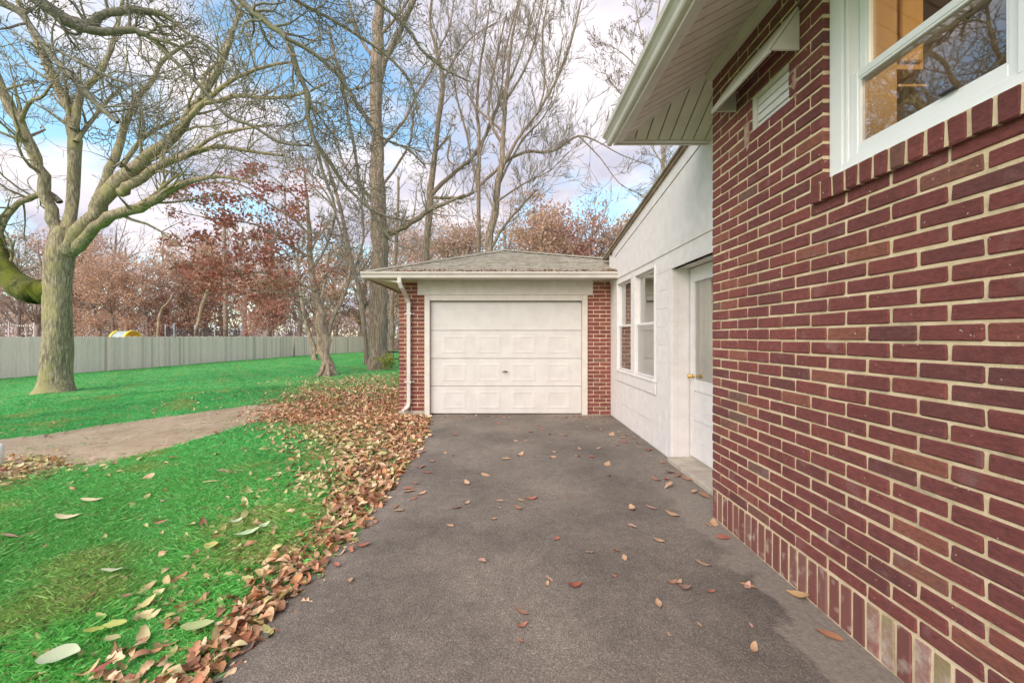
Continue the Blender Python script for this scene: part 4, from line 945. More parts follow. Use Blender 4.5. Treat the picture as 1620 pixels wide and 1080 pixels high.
# --- nearer tree standing outside the frame on the left, its limbs hanging over the lawn
g = random.Random(8); nb_ = Vector((-8.2, 4.2, float(terr(-8.2, 4.2))))
ntree = thing('overhanging_tree', nb_, 'crooked budded branches hanging into the top left from a tree out of frame', 'tree')
T, C, B = Tubes(), Tubes(), Tubes()
T.add([tuple(nb_+Vector(q)) for q in ((0, 0, -.1), (0.02, 0, .4), (0.1, 0.0, 1.6), (0.3, 0.05, 3.0), (0.6, 0.1, 4.4), (1.0, 0.2, 5.8), (1.6, .3, 7.2))], [0.42, 0.30, 0.25, 0.23, 0.2, 0.16, 0.12], 12)
crn = nb_+Vector((1.0, 0.2, 5.8))
NT = dict(seg=0.13, crook=0.34, up=0.05, kids=[0, 5, 6, 5], ang=0.85, ratio=0.60, rr=0.6, rmin=0.0042, rmax=0.022)
nl = [
 ([(-260, -60, 34), (-120, -30, 30), (-50, -18, 26), (0, 3, 22), (36, 24, 18), (60, 58, 15), (100, 108, 14), (140, 150, 14), (168, 178, 13), (186, 194, 9)], 5.0, 5.2, 12),
 ([(-160, -140, 36), (-40, -80, 34), (30, -35, 32), (72, 10, 30), (110, 35, 32), (138, 42, 27), (165, 24, 19), (200, 17, 18), (240, 19, 16), (262, 26, 11), (300, 55, 7), (350, 90, 6), (384, 138, 5), (396, 172, 4)], 5.4, 6.2, 16),
 ([(118, 38, 26), (142, 48, 20), (170, 50, 17), (205, 48, 15), (230, 55, 13), (255, 76, 11), (285, 105, 9), (320, 140, 8), (360, 184, 7), (402, 200, 6), (442, 225, 5), (500, 232, 3)], 5.6, 6.6, 18),
 ([(238, 60, 8), (280, 72, 7), (302, 96, 6), (310, 130, 4)], 5.8, 6.2, 6),
 ([(66, 66, 8), (110, 90, 7), (150, 110, 6), (182, 126, 6), (206, 135, 5), (219, 162, 5), (222, 200, 3)], 5.1, 5.4, 10),
 ([(240, -120, 26), (320, -60, 22), (380, 0, 17), (415, 30, 15), (455, 64, 13), (470, 110, 11), (488, 150, 10), (488, 190, 9), (500, 226, 8), (522, 256, 8), (552, 300, 6), (600, 338, 5), (650, 350, 3)], 5.6, 7.2, 26),
 ([(452, 60, 10), (495, 84, 9), (540, 125, 8), (574, 180, 6), (602, 216, 5), (645, 236, 4), (672, 262, 3)], 6.0, 7.4, 22),
 ([(340, -90, 12), (450, -10, 9), (520, 28, 7), (600, 78, 6), (650, 130, 5), (660, 180, 3)], 5.8, 7.2, 22),
 ([(490, 190, 7), (510, 270, 6), (530, 330, 5), (520, 380, 4), (500, 420, 2)], 6.3, 6.9, 14),
 ([(440, -60, 9), (560, -20, 8), (640, 40, 7), (664, 76, 6), (700, 108, 5), (745, 130, 3)], 6.2, 7.6, 16),
 ([(540, 125, 6), (560, 230, 6), (575, 310, 5), (620, 380, 4), (655, 395, 2)], 6.6, 7.3, 18),
]
for (pl_, a, b, cnt) in nl:
    pts, rad = trace(T, pl_, a, b)
    if pl_[0][0] < 400 and (pl_[0][1] < -30): T.add([tuple(crn), tuple((crn+pts[0])/2+Vector((0, 0, .3))), tuple(pts[0])], [0.15, rad[0]*1.3, rad[0]], 8)
    sprout(C, pts, rad, int(cnt*1.15), (0.35, 1.05), 2, NT, g, 0.12, 0.12, 0.45)
for (p, d) in C.tips[::2]:
    s_ = g.uniform(0.8, 1.4); B.add([tuple(p), tuple(p+d*0.008*s_), tuple(p+d*0.02*s_), tuple(p+d*0.034*s_)], [0.003, 0.0075*s_, 0.0065*s_, 0.001], 4)
T.build('trunk', M['bark_near'], ntree); C.build('crown', M['bark_near'], ntree); tag(B.build('buds', M['bark_near'], ntree), kind='stuff')

# --- leaves hanging in a crown
def leafquads(pos, size, colA, colB, rs, squash=1.0, n5=False):
    n = len(pos); pos = np.asarray(pos, float); a = rs.normal(size=(n, 3)); a[:, 2] *= squash; a /= np.linalg.norm(a, axis=1)[:, None]
    b = rs.normal(size=(n, 3)); b -= a*(a*b).sum(1)[:, None]; b /= np.linalg.norm(b, axis=1)[:, None]; s_ = size*rs.uniform(0.6, 1.3, n)[:, None]; c = np.cross(a, b)
    V = np.stack([pos-a*s_*.5, pos-b*s_*.42+c*s_*.12, pos+a*s_*.5, pos+b*s_*.42+c*s_*.12], 1).reshape(-1, 3)
    Q = np.arange(4*n).reshape(n, 4); t = rs.uniform(0, 1, n)[:, None]**1.3; col = np.asarray(colA)*(1-t)+np.asarray(colB)*t
    return V, Q, np.repeat(col*rs.uniform(0.75, 1.2, n)[:, None], 4, 0)

# --- red leaved young maple
g = random.Random(21); base = G(518, 594)
mt_ = thing('red_leaved_tree', base, 'slender leaning tree still holding dark red leaves on the lawn', 'tree'); D = base.y
T, C = Tubes(), Tubes(); MP = dict(seg=0.3, crook=0.22, up=0.02, kids=[0, 4, 4, 4], ang=0.7, ratio=0.6, rr=0.55, rmin=0.005, rmax=0.03)
trace(T, [(519, 602, 38), (518, 592, 27), (516, 568, 19), (511, 525, 17), (504, 482, 14), (497, 450, 12), (491, 410, 10), (490, 370, 8), (487, 330, 6), (483, 290, 4), (478, 245, 3)], D, D)
for k in range(6):
    t = k*1.05; dx_, dy_ = math.cos(t), math.sin(t); T.add([(base.x+dx_*.12, base.y+dy_*.12, base.z+0.45), (base.x+dx_*.28, base.y+dy_*.28, base.z+.1), (base.x+dx_*.42, base.y+dy_*.42, base.z-.05)], [0.08, 0.075, 0.03], 7)
trace(T, [(516, 556, 10), (521, 520, 10), (527, 500, 9), (537, 483, 8), (546, 464, 6), (553, 440, 4), (556, 410, 2)], D, D+.5)
mpl = [([(499, 460, 6), (470, 446, 5), (430, 434, 4), (380, 428, 3), (320, 420, 2), (268, 412, 1.5)], -.2, -1.0), ([(491, 408, 6), (458, 388, 5), (430, 366, 4), (390, 352, 3), (330, 345, 2), (262, 330, 1.5)], 0, -.8),
       ([(490, 372, 5), (462, 345, 4), (422, 320, 3), (380, 292, 3), (320, 290, 2), (268, 300, 1.5)], .2, .6), ([(506, 492, 5), (478, 470, 4), (440, 462, 3), (400, 462, 2), (370, 470, 1)], 0, -.6), ([(487, 330, 4), (460, 305, 3), (430, 280, 2), (400, 268, 1.5)], 0, -.5),
       ([(498, 455, 4), (520, 430, 3), (540, 420, 2), (560, 425, 1)], 0, .4), ([(491, 400, 4), (505, 370, 3), (512, 340, 2)], 0, .2)]
for (pl_, a, b) in mpl:
    pts, rad = trace(T, pl_, D+a, D+b); sprout(C, pts, rad, 10, (0.4, 1.0), 2, MP, g, 0.25, 0.1, 0.5)
T.build('trunk', M['bark_maple'], mt_); C.build('crown', M['bark_back'], mt_)
rs = np.random.default_rng(4); pos = []
for (cx, cy, rx, ry, n) in ((282, 306, 40, 12, 260), (330, 318, 50, 16, 330), (352, 352, 62, 20, 620), (400, 272, 34, 12, 300), (395, 305, 50, 18, 380), (425, 372, 46, 22, 560), (330, 415, 52, 13, 480), (392, 428, 62, 18, 620), (440, 440, 30, 14, 260), (395, 470, 46, 12, 260), (455, 330, 40, 26, 380), (488, 372, 26, 26, 330), (470, 300, 26, 22, 160), (372, 385, 34, 14, 300), (500, 420, 22, 16, 120), (470, 455, 30, 10, 140), (300, 440, 50, 16, 240), (355, 455, 50, 14, 260), (430, 410, 50, 20, 340), (300, 380, 40, 18, 240), (445, 480, 40, 10, 140)):
    n = int(n*1.0); kk = max(6, n//28)                              # leaves sit in sprays, with gaps between them
    cs_ = [(cx+rs.normal()*rx*.55, cy+rs.normal()*ry*.55, D+rs.normal()*.7-.3) for _ in range(kk)]
    for i in range(n):
        c = cs_[i % kk]; p = P(c[0]+rs.normal()*8, c[1]+rs.normal()*4.5, c[2]+rs.normal()*.2); pos.append(tuple(p))
V, Q, Cc = leafquads(pos, 0.115, (0.38, 0.115, 0.09), (0.58, 0.28, 0.205), rs)
tag(bigmesh('leaves', V, Q, M['tree_leaf'], mt_, Cc), kind='stuff')

# --- straight tall trunk beside the garage
g = random.Random(5); base = G(597, 584)
tt = thing('tall_trunk_tree', base, 'tall straight rough barked tree right beside the garage corner', 'tree'); D = base.y
T, C = Tubes(), Tubes(); TT = dict(seg=0.35, crook=0.2, up=0.08, kids=[0, 4, 5, 4], ang=0.7, ratio=0.6, rr=0.55, rmin=0.006, rmax=0.05)
tp, tr_ = trace(T, [(597, 594, 50), (597, 582, 40), (598, 565, 34), (599, 520, 32), (600, 470, 32), (600, 420, 33), (600, 375, 31), (598, 300, 26), (597, 220, 23), (596, 140, 22), (598, 60, 20), (602, 0, 18), (605, -90, 14), (606, -200, 9)], D, D)
for (pl_, a, b) in [([(602, 380, 16), (625, 366, 12), (648, 352, 11), (690, 327, 8), (735, 308, 5)], 0, -.6), ([(598, 130, 15), (618, 78, 13), (640, 32, 11), (662, -14, 9), (690, -70, 6)], 0, .6), ([(598, 205, 8), (562, 160, 7), (532, 100, 5), (520, 40, 4)], 0, -.8), ([(600, 105, 8), (570, 60, 6), (553, 8, 5), (545, -50, 3)], 0, .8),
                  ([(597, 240, 7), (640, 190, 6), (665, 140, 5), (700, 80, 3)], 0, .8), ([(600, 330, 7), (565, 290, 5), (540, 250, 4), (525, 190, 3)], 0, .6), ([(598, 60, 7), (640, 10, 5), (670, -50, 4)], 0, -.8), ([(600, 300, 6), (632, 255, 5), (650, 220, 4), (655, 170, 3)], 0, -.9)]:
    pts, rad = trace(T, pl_, D+a, D+b); sprout(C, pts, rad, 9, (0.8, 1.9), 2, TT, g, 0.25, 0.3)
sprout(C, tp[10:], tr_[10:], 22, (1.2, 2.6), 2, TT, g, 0.1, 0.3, 0.12)
T.build('trunk', M['bark_tall'], tt); C.build('crown', M['bark_back'], tt)

# --- other bare trees with traced stems
def traced(name, label, D, stems, cnt, Lr, o, mt, mc, seed, lev=2, up=0.4, loc=None):
    g = random.Random(seed); b0 = P(stems[0][0][0][0], stems[0][0][0][1], D); zg = float(terr(b0.x, b0.y))
    root = thing(name, (b0.x, b0.y, zg), label, 'tree'); T, C = Tubes(), Tubes()
    for i, (pl_, a, b) in enumerate(stems):
        if i == 0 and b0.z > zg:
            yb = VY+(EYE-zg)*F/D; pl_ = [(pl_[0][0]-(pl_[1][0]-pl_[0][0])*0.3, yb+4, pl_[0][2]*1.35)]+list(pl_)
        pts, rad = trace(T, pl_, D+a, D+b); sprout(C, pts, rad, int(cnt*1.45), Lr, lev, o, g, 0.25, up, 0.32)
    T.build('trunk', mt, root); C.build('crown', mc, root); return root, C
UP = dict(seg=0.4, crook=0.12, up=0.10, kids=[0, 6, 6, 4], ang=0.5, ratio=0.62, rr=0.55, rmin=0.008, rmax=0.05)
BD, BB = M['bark_tall'], M['bark_back']
traced('bare_tree', 'bare tree with long diagonal limb rising left of the garage roof peak', 22, [([(672, 470, 14), (674, 395, 13), (680, 330, 12), (687, 250, 10), (697, 170, 9), (700, 122, 8), (690, 80, 6), (680, 30, 5), (690, -30, 4)], 0, 0),
   ([(680, 312, 8), (692, 298, 8), (720, 272, 7), (750, 246, 7), (775, 200, 6), (795, 150, 5), (815, 108, 4), (832, 56, 3), (850, -10, 2)], 0, -.6), ([(699, 135, 5), (720, 92, 4), (746, 60, 3), (784, 36, 2)], 0, .5),
   ([(683, 312, 6), (706, 313, 6), (732, 312, 6), (750, 303, 5)], 0, -.2), ([(690, 240, 4), (712, 215, 4), (708, 250, 3), (720, 262, 3)], 0, -.4), ([(690, 84, 4), (712, 40, 3), (720, -20, 2)], 0, .3)], 9, (0.8, 2.0), UP, BD, BB, 31)
traced('bare_tree', 'slim bare tree whose low bough sweeps right towards the house eave', 20, [([(757, 470, 9), (757, 395, 8), (757, 300, 7), (758, 230, 6), (755, 160, 5), (760, 100, 4), (772, 30, 3), (780, -40, 2)], 0, 0),
   ([(757, 296, 6), (778, 276, 6), (796, 260, 6), (830, 241, 6), (870, 240, 5), (890, 229, 5), (915, 215, 4), (945, 224, 3), (985, 246, 2), (1030, 262, 1.5)], 0, -.8), ([(757, 305, 5), (746, 252, 4), (735, 200, 4), (722, 150, 3), (712, 60, 2), (708, 0, 1.5)], 0, .5),
   ([(757, 250, 4), (772, 200, 4), (792, 150, 3), (800, 80, 3), (820, 0, 2)], 0, -.4), ([(915, 215, 3), (950, 250, 2), (980, 290, 1.5), (1020, 310, 1)], -.6, -1)], 11, (0.8, 2.2), UP, BD, BB, 32)
traced('bare_tree', 'thick forked bare tree fanning upward behind the garage roof peak', 19, [([(772, 470, 16), (774, 395, 14), (785, 312, 12), (795, 250, 10), (797, 200, 8), (800, 150, 7), (810, 60, 5), (830, -30, 4)], 0, 0),
   ([(794, 268, 7), (815, 226, 6), (850, 180, 5), (880, 128, 5), (905, 60, 4), (922, -10, 3)], 0, -.8), ([(797, 232, 6), (772, 182, 5), (784, 100, 4), (802, 20, 3)], 0, .6), ([(788, 295, 5), (810, 250, 4), (832, 215, 4), (858, 188, 3), (875, 150, 2), (890, 60, 2)], 0, .8),
   ([(800, 160, 5), (830, 110, 4), (850, 50, 3), (862, -20, 2)], 0, -.3), ([(850, 180, 4), (862, 130, 3), (858, 60, 3), (868, -10, 2)], -.4, .4), ([(785, 320, 4), (830, 290, 3), (870, 270, 2), (900, 240, 2)], 0, -1), ([(774, 395, 6), (800, 355, 5), (830, 320, 4), (850, 300, 2)], 0, -.8), ([(798, 210, 5), (740, 150, 3), (750, 70, 2), (755, 0, 2)], 0, .8)], 12, (0.8, 2.2), UP, BD, BB, 33)
rt, Cs = traced('seed_tree', 'thin bare tree with clinging seed heads beside the house eave', 26, [([(1050, 470, 7), (1050, 300, 6), (1048, 235, 6), (1040, 150, 5), (1034, 80, 4), (1044, 0, 3), (1050, -60, 2)], 0, 0), ([(1040, 160, 4), (1010, 110, 3), (985, 85, 2), (962, 70, 1)], 0, -.4), ([(1045, 200, 4), (1005, 172, 3), (970, 135, 2), (955, 110, 1)], 0, .4), ([(1040, 130, 3), (1015, 60, 2), (1005, 0, 1.5)], 0, .3),
   ([(1048, 260, 3), (1020, 215, 2), (1000, 190, 1.5)], 0, 0)], 10, (0.9, 2.0), UP, M['bark_pale'], BB, 34)
rs = np.random.default_rng(9); pp = [tuple(p) for p, d in Cs.tips if rs.uniform() < 0.5]
V, Q, Cc = leafquads(pp, 0.085, (0.20, 0.13, 0.09), (0.30, 0.20, 0.14), rs); bigmesh('seed_heads', V, Q, M['tree_leaf'], rt, Cc)
traced('slender_tree', 'slender bare stem curving left just behind the tall straight trunk', 21, [([(577, 530, 9), (570, 470, 8), (556, 410, 8), (545, 360, 7), (532, 305, 6), (512, 250, 5), (490, 200, 4), (480, 130, 3)], 0, 0), ([(560, 425, 5), (575, 380, 4), (572, 320, 4), (580, 260, 3)], 0, .4), ([(540, 340, 4), (500, 300, 3), (460, 270, 2), (410, 262, 1)], 0, -.4)], 10, (0.8, 2), UP, BD, BB, 35)
traced('slender_tree', 'thin grey stem leaning left between the red leaved tree and tall trunk', 24, [([(578, 540, 7), (572, 480, 7), (560, 430, 6), (548, 400, 5), (528, 330, 4), (505, 290, 3), (470, 255, 2)], 0, 0), ([(562, 440, 4), (590, 400, 3), (620, 340, 2)], 0, .4)], 9, (0.8, 2), UP, BD, BB, 36)
traced('leaning_tree', 'leaning trunk by the board fence behind the red leaved tree', 30, [([(498, 556, 10), (490, 530, 8), (482, 500, 7), (477, 470, 6), (470, 420, 5), (455, 360, 4), (450, 300, 3)], 0, 0), ([(505, 560, 11), (506, 535, 10), (503, 500, 7), (512, 460, 5), (520, 400, 4)], 0, .3)], 9, (0.8, 2), UP, M['bark_maple'], BB, 37)
traced('broken_trunk', 'pale broken trunk with a bare fork beyond the fence near play tunnel', 34, [([(250, 530, 7), (251, 510, 6), (255, 492, 5), (266, 478, 4), (275, 463, 3)], 0, 0), ([(251, 510, 5), (252, 497, 4)], 0, 0)], 2, (0.3, 0.7), UP, M['bark_pale'], BB, 38, 1)
traced('broken_trunk', 'pale slanting trunk rising behind the trampoline net', 36, [([(310, 530, 8), (316, 500, 7), (325, 470, 7), (334, 445, 5), (340, 425, 3)], 0, 0)], 3, (0.5, 1.2), UP, M['bark_pale'], BB, 39, 1)
traced('slender_tree', 'straight pole-like trunk rising behind the trampoline and red leaves', 38, [([(357, 530, 9), (357, 470, 8), (356, 420, 7), (355, 375, 6), (354, 320, 4)], 0, 0)], 5, (0.8, 1.8), UP, M['bark_maple'], BB, 40, 1)
traced('slender_tree', 'thin trunk seen between the tall trunk and the downspout', 28, [([(619, 560, 9), (620, 500, 8), (622, 440, 7), (628, 360, 6), (630, 280, 4)], 0, 0)], 8, (0.8, 2), UP, BD, BB, 41)
# overhead wires far behind
for (ya, yb, YY_, wh) in ((428, 412, 44, 'upper'), (448, 438, 44, 'lower')):
    wr = MB(); a, b = P(-60, ya, YY_), P(1100, yb, YY_); wr.tube([a.lerp(b, i/10)-Vector((0, 0, 0.5*math.sin(math.pi*i/10))) for i in range(11)], 0.012, 3)
    tag(wr.build('utility_wire', M['wire']), wh+' of two thin utility wires crossing before the far woods', 'wire', 'utility wires')

# --- woods beyond the fence: individual trees in a few forms
def wood_tree(seed, H, leafn, cA, cB, spread):
    g = random.Random(seed); rs = np.random.default_rng(seed); T, C = Tubes(), Tubes(); o = dict(seg=0.8, crook=0.17, up=0.04, kids=[0, 4, 5, 5], ang=0.75, ratio=0.62, rr=0.55, rmin=0.014, rmax=0.12)
    p = Vector((0, 0, -0.3)); pts = [p]; rad = [H*0.024]; d = Vector((0, 0, 1)); n = 8
    for i in range(n):
        d = (d+Vector((g.gauss(0, .09), g.gauss(0, .09), 0.25))).normalized(); p = p+d*H*0.8/n; pts.append(p); rad.append(H*0.020*(1-0.75*(i+1)/n))
    T.add([tuple(q) for q in pts], rad, 8); sprout(C, pts, rad, 26, (H*0.16*spread, H*0.30*spread), 2, o, g, 0.28, 0.25, 0.5)
    tips = [t[0] for t in C.tips]; res = [T, C, None]
    if leafn:
        pos = []
        leafn = int(leafn*1.6)
        clumps = [tips[g.randrange(len(tips))] for _ in range(leafn//14)]
        for i in range(leafn):
            q = clumps[i % len(clumps)]; pos.append((q.x+rs.normal()*0.42, q.y+rs.normal()*0.42, q.z+rs.normal()*0.22))
        res[2] = leafquads(pos, 0.21, cA, cB, rs)
    return res
kinds = [(51, 12.5, 3600, (0.53, 0.335, 0.225), (0.69, 0.49, 0.36), 1.0, 'bushy russet leaved tree standing in the woods beyond the fence'), (52, 11, 3200, (0.48, 0.235, 0.175), (0.61, 0.37, 0.28), 1.1, 'dull red leaved tree standing in the woods beyond the fence'),
         (53, 13.5, 900, (0.50, 0.32, 0.22), (0.62, 0.44, 0.32), 0.9, 'nearly bare brown tree standing in the woods beyond the fence'), (54, 15, 0, None, None, 0.85, 'bare grey tree standing in the woods beyond the fence'), (55, 10, 2600, (0.55, 0.37, 0.27), (0.66, 0.49, 0.38), 1.15, 'pale tan leaved tree standing in the woods beyond the fence')]
proto = []
for (sd_, H, ln, cA, cB, sp_, lab) in kinds:
    T, C, Lf = wood_tree(sd_, H, ln, cA, cB, sp_); proto.append((lab, T, C, Lf, []))
MARKS = [(0, 'left of the mossy limb'), (60, 'under the mossy limb'), (130, 'behind the massive spreading trunk'), (175, 'just right of the massive trunk'), (222, 'above the play tunnel'), (268, 'above the broken forked trunk'), (318, 'behind the trampoline, left part'), (372, 'behind the trampoline, right part'), (430, 'behind the red leaved crown'), (480, 'behind the fence post'), (520, 'behind the red leaved trunk'), (575, 'left of the tall straight trunk'), (630, 'behind the tall straight trunk'), (690, 'above the garage gutter, left end'), (750, 'left of the garage roof peak'), (810, 'behind the garage roof peak'), (870, 'right of the garage roof peak'), (930, 'above the garage gutter, right half'), (990, 'above the garage and lean-to corner'), (9999, 'behind the white lean-to roof')]
def wood_label(lab, px, Y):
    return lab.split(' standing')[0]+(' farther back' if Y > 60 else ' near the edge')+' of the woods, '+[m for q, m in MARKS if px < q][0]
def place_wood(k, px, Y, sc, yaw):
    lab, T, C, Lf, made = proto[k]; X = (px-VX)*Y/F; z = float(terr(X, min(Y, 60)))
    root = thing('woodland_tree', (X, Y, z), wood_label(lab, px, Y), 'tree', 'trees in the woods beyond the fence'); root.rotation_euler = (0, 0, yaw); root.scale = (sc, sc, sc)
    if not made:
        for nm, obj in (('trunk', T.build('trunk', M['bark_wood'], None)), ('crown', C.build('crown', M['bark_wood'], None))): made.append(obj.data); bpy.data.objects.remove(obj)
        if Lf: o = bigmesh('leaves', Lf[0], Lf[1], M['tree_leaf'], None, Lf[2]); made.append(o.data); bpy.data.objects.remove(o)
    for nm, me in zip(('trunk', 'crown', 'leaves'), made):
        o = bpy.data.objects.new(nm, me); COL.objects.link(o); o.parent = root
g = random.Random(77)
for i in range(46):
    px = -60+i*26+g.uniform(-14, 14); Y = g.uniform(46, 74)
    k = g.choice((0, 0, 1, 4, 2, 2, 3, 3)) if px < 560 else g.choice((2, 3, 4, 2, 2, 3))
    sc = g.uniform(1.0, 1.35)*(Y/55)*(1.0 if px > 620 else 1.05)
    place_wood(k, px, Y, sc, g.uniform(0, 6.28))
for (k, px, Y, sc) in ((1, 262, 48, 0.62), (1, 420, 44, 0.85), (0, 180, 46, 0.95), (0, 330, 50, 1.05), (0, 868, 40, 1.15), (1, 898, 42, 1.32), (2, 960, 44, 1.2), (2, 830, 42, 1.2), (2, 700, 46, 1.15), (4, 1000, 40, 1.25), (0, 1010, 46, 1.3), (1, 930, 46, 1.25), (0, 740, 48, 1.2), (4, 650, 46, 1.25), (2, 720, 44, 1.2), (3, 800, 46, 1.2), (3, 940, 44, 1.2)): place_wood(k, px, Y, sc, g.uniform(0, 6.28))
# the mass of thin stems and brush deeper in the woods
rs = np.random.default_rng(12); T = Tubes(); g = random.Random(6)
UB = dict(seg=0.8, crook=0.15, up=0.08, kids=[0, 4, 4, 4], ang=0.6, ratio=0.6, rr=0.6, rmin=0.02)
for i in range(420):
    px = g.uniform(-80, 1130); Y = g.uniform(55, 105); X = (px-VX)*Y/F; z = float(terr(X, 60)); grow(T, Vector((X, Y, z)), Vector((g.gauss(0, .1), 0, 1)), g.uniform(3, 9), g.uniform(0.04, 0.1), 2, UB, g)
far_o = T.build('brush', M['bark_wood'], None); tag(far_o, 'far brown mass of brush and thin stems at the back of the woods', 'woods', kind='stuff'); far_o.name = 'distant_woods'
pos = []
for i in range(34000):
    Y = g.uniform(60, 110); px = g.uniform(-80, 1130); X = (px-VX)*Y/F; h = 12*(g.random()**1.4)*(0.7+0.3*math.sin(px*0.03)+0.25*math.sin(px*.011+1)); pos.append((X, Y, -0.5+h))
V, Q, Cc = leafquads(pos, 0.50, (0.48, 0.36, 0.28), (0.67, 0.53, 0.43), rs)
bl_ = bigmesh('brush_leaves', V, Q, M['tree_leaf'], far_o, Cc); bl_['kind'] = 'stuff'
# yellow green shrub at the foot of the tall trunk
sb = G(612, 586); shrub = thing('leafy_shrub', sb, 'small yellow green shrub at the foot of the tall trunk', 'shrub'); C = Tubes(); g = random.Random(2)
SH = dict(seg=0.1, crook=0.2, up=0.15, kids=[0, 4, 4], ang=0.6, ratio=0.7, rr=0.6, rmin=0.003)
for i in range(9): grow(C, sb+Vector((g.gauss(0, .1), g.gauss(0, .1), -.02)), Vector((g.gauss(0, .5), g.gauss(0, .5), 1)), g.uniform(.3, .6), 0.008, 1, SH, g)
C.build('stems', M['bark_back'], shrub); rs = np.random.default_rng(1)
pos = [tuple(p+rv(g)*0.06) for p, d in C.tips for _ in range(7)]; V, Q, Cc = leafquads(pos, 0.075, (0.22, 0.26, 0.03), (0.42, 0.40, 0.08), rs); bigmesh('leaves', V, Q, M['tree_leaf'], shrub, Cc)

# ------------------------------------------------------------------ grass and fallen leaves
rs = np.random.default_rng(44)
def blades(n, x0, x1, y0, y1, h, wd, dens):
    x = rs.uniform(x0, x1, n); y = y0+(y1-y0)*rs.uniform(0, 1, n)**dens
    px = VX+F*x/y; py = VY+F*(EYE+0.05)/y
    ed = np.interp(y, *EDGE)
    jx, jy = x+rs.normal(0, .05, n), y+rs.normal(0, .10, n)
    pk = in_path(jx, jy); keep = (px > -80) & (x < ed-0.015+0.03*np.sin(y*9)) & (~pk | (rs.uniform(0, 1, n) < 0.03)) & (rs.uniform(0, 1, n) > litter(x, y)*0.72)
    x, y = x[keep], y[keep]; n = len(x); z = terr(x, y)
    sc = (0.5+1.0*rs.uniform(0, 1, n)**1.5)*(1+0.45*np.sin(x*3.1)*np.sin(y*2.7)+0.25*np.sin(x*9.1+y*7.3))
    a = rs.uniform(0, 2*math.pi, n); le = rs.normal(0, 1.25, (n, 2))*h*sc[:, None]; hh = h*sc
    dx_, dy_ = np.cos(a)*wd*.5, np.sin(a)*wd*.5
    wsc = 1+0.06*y; dx_, dy_ = dx_*wsc, dy_*wsc
    b0 = np.stack([x-dx_, y-dy_, z-0.004], -1); b1 = np.stack([x+dx_, y+dy_, z-0.004], -1)
    m0 = np.stack([x-dx_*.7+le[:, 0]*.4, y-dy_*.7+le[:, 1]*.4, z+hh*.6], -1); tip = np.stack([x+le[:, 0], y+le[:, 1], z+hh], -1)
    V = np.stack([b0, b1, tip, m0], 1).reshape(-1, 3); Q = np.arange(4*n).reshape(n, 4)
    t = rs.uniform(0, 1, n)[:, None]; big = (0.5+0.5*np.sin(x*1.3+0.8*np.sin(y*1.9))*np.cos(y*1.1+.5))[:, None]
    nr = smooth((7-y)/5)[:, None]
    c = (np.array([0.07, 0.41, 0.11])*(1-t)+np.array([0.14, 0.57, 0.17])*t)*(1-nr)+(np.array([0.10, 0.46, 0.08])*(1-t)+np.array([0.30, 0.74, 0.20])*t)*nr
    pt = np.sin(x*2.3+1.7*np.sin(y*1.3))+np.sin(y*3.1+1.3*np.sin(x*1.9+.7))+0.8*np.sin(x*6.1+y*4.3)+0.8*np.sin(y*7.7-x*5.2)
    olive = smooth((pt-0.5)/1.9)[:, None]*0.65; c = c*(0.82+0.3*big); c = c*(1-olive)+np.array([0.40, 0.50, 0.14])*(0.7+0.5*t)*olive
    yel = (rs.uniform(0, 1, n) < 0.06+0.3*litter(x, y)+0.12*olive[:, 0])[:, None]; c = np.where(yel, np.array([0.42, 0.36, 0.17])*(0.6+0.6*t), c)
    return V, Q, np.repeat(c, 4, 0)
parts = [blades(300000, -4.8, -1.0, 1.35, 5.0, 0.022, 0.0045, 1.25), blades(190000, -11, -1.0, 4.5, 12.0, 0.024, 0.008, 1.2), blades(110000, -22, -3, 9, 44.0, 0.028, 0.014, 1.5)]
off = 0; Vs, Qs, Cs_ = [], [], []
for V, Q, c in parts: Vs.append(V); Qs.append(Q+off); Cs_.append(c); off += len(V)
tag(bigmesh('grass', np.concatenate(Vs), np.concatenate(Qs), M['blade'], None, np.concatenate(Cs_)), 'short vivid green grass blades covering the lawn', 'grass', kind='stuff')

def leafshape(L, Wd, curl, fold, g, twist=0.0, lobes=0.0):
    """one fallen leaf: pointed oval, folded along its midrib and curled; local coords"""
    nx_ = 7; v = []; f = []
    for i in range(nx_+1):
        t = i/nx_; wv = Wd*0.5*(math.sin(math.pi*min(1, t*0.92+0.05))**0.8)*(1.15-0.35*t)*(1+lobes*math.cos(i*math.pi)); x = (t-0.5)*L; zc = curl*L*((t-0.5)**2)*2.0
        for s_ in (-1, 0, 1): v.append((x, s_*wv*(1+g.uniform(-.12, .12)), zc+abs(s_)*fold*wv+twist*s_*wv*(t-.5)+g.uniform(-.002, .002)))
    for i in range(nx_):
        for j in range(2): k = i*3+j; f.append((k, k+1, k+4, k+3))
    return np.array(v), f
LS = []
g = random.Random(90)
for i in range(14): LS.append(leafshape(1.0, g.uniform(0.42, 0.62), g.uniform(-.5, .8), g.uniform(-.3, .8), g, g.uniform(-.8, .8), (0, 0, .12, .32)[i % 4]))
PAL = 1.32*np.array([(0.36, 0.20, 0.105), (0.44, 0.27, 0.15), (0.27, 0.135, 0.07), (0.48, 0.32, 0.19), (0.34, 0.17, 0.095), (0.54, 0.39, 0.25), (0.42, 0.21, 0.09), (0.20, 0.095, 0.055), (0.30, 0.12, 0.065)])
YEL = np.array([(0.46, 0.42, 0.18), (0.54, 0.47, 0.25), (0.38, 0.37, 0.14), (0.52, 0.40, 0.19)])
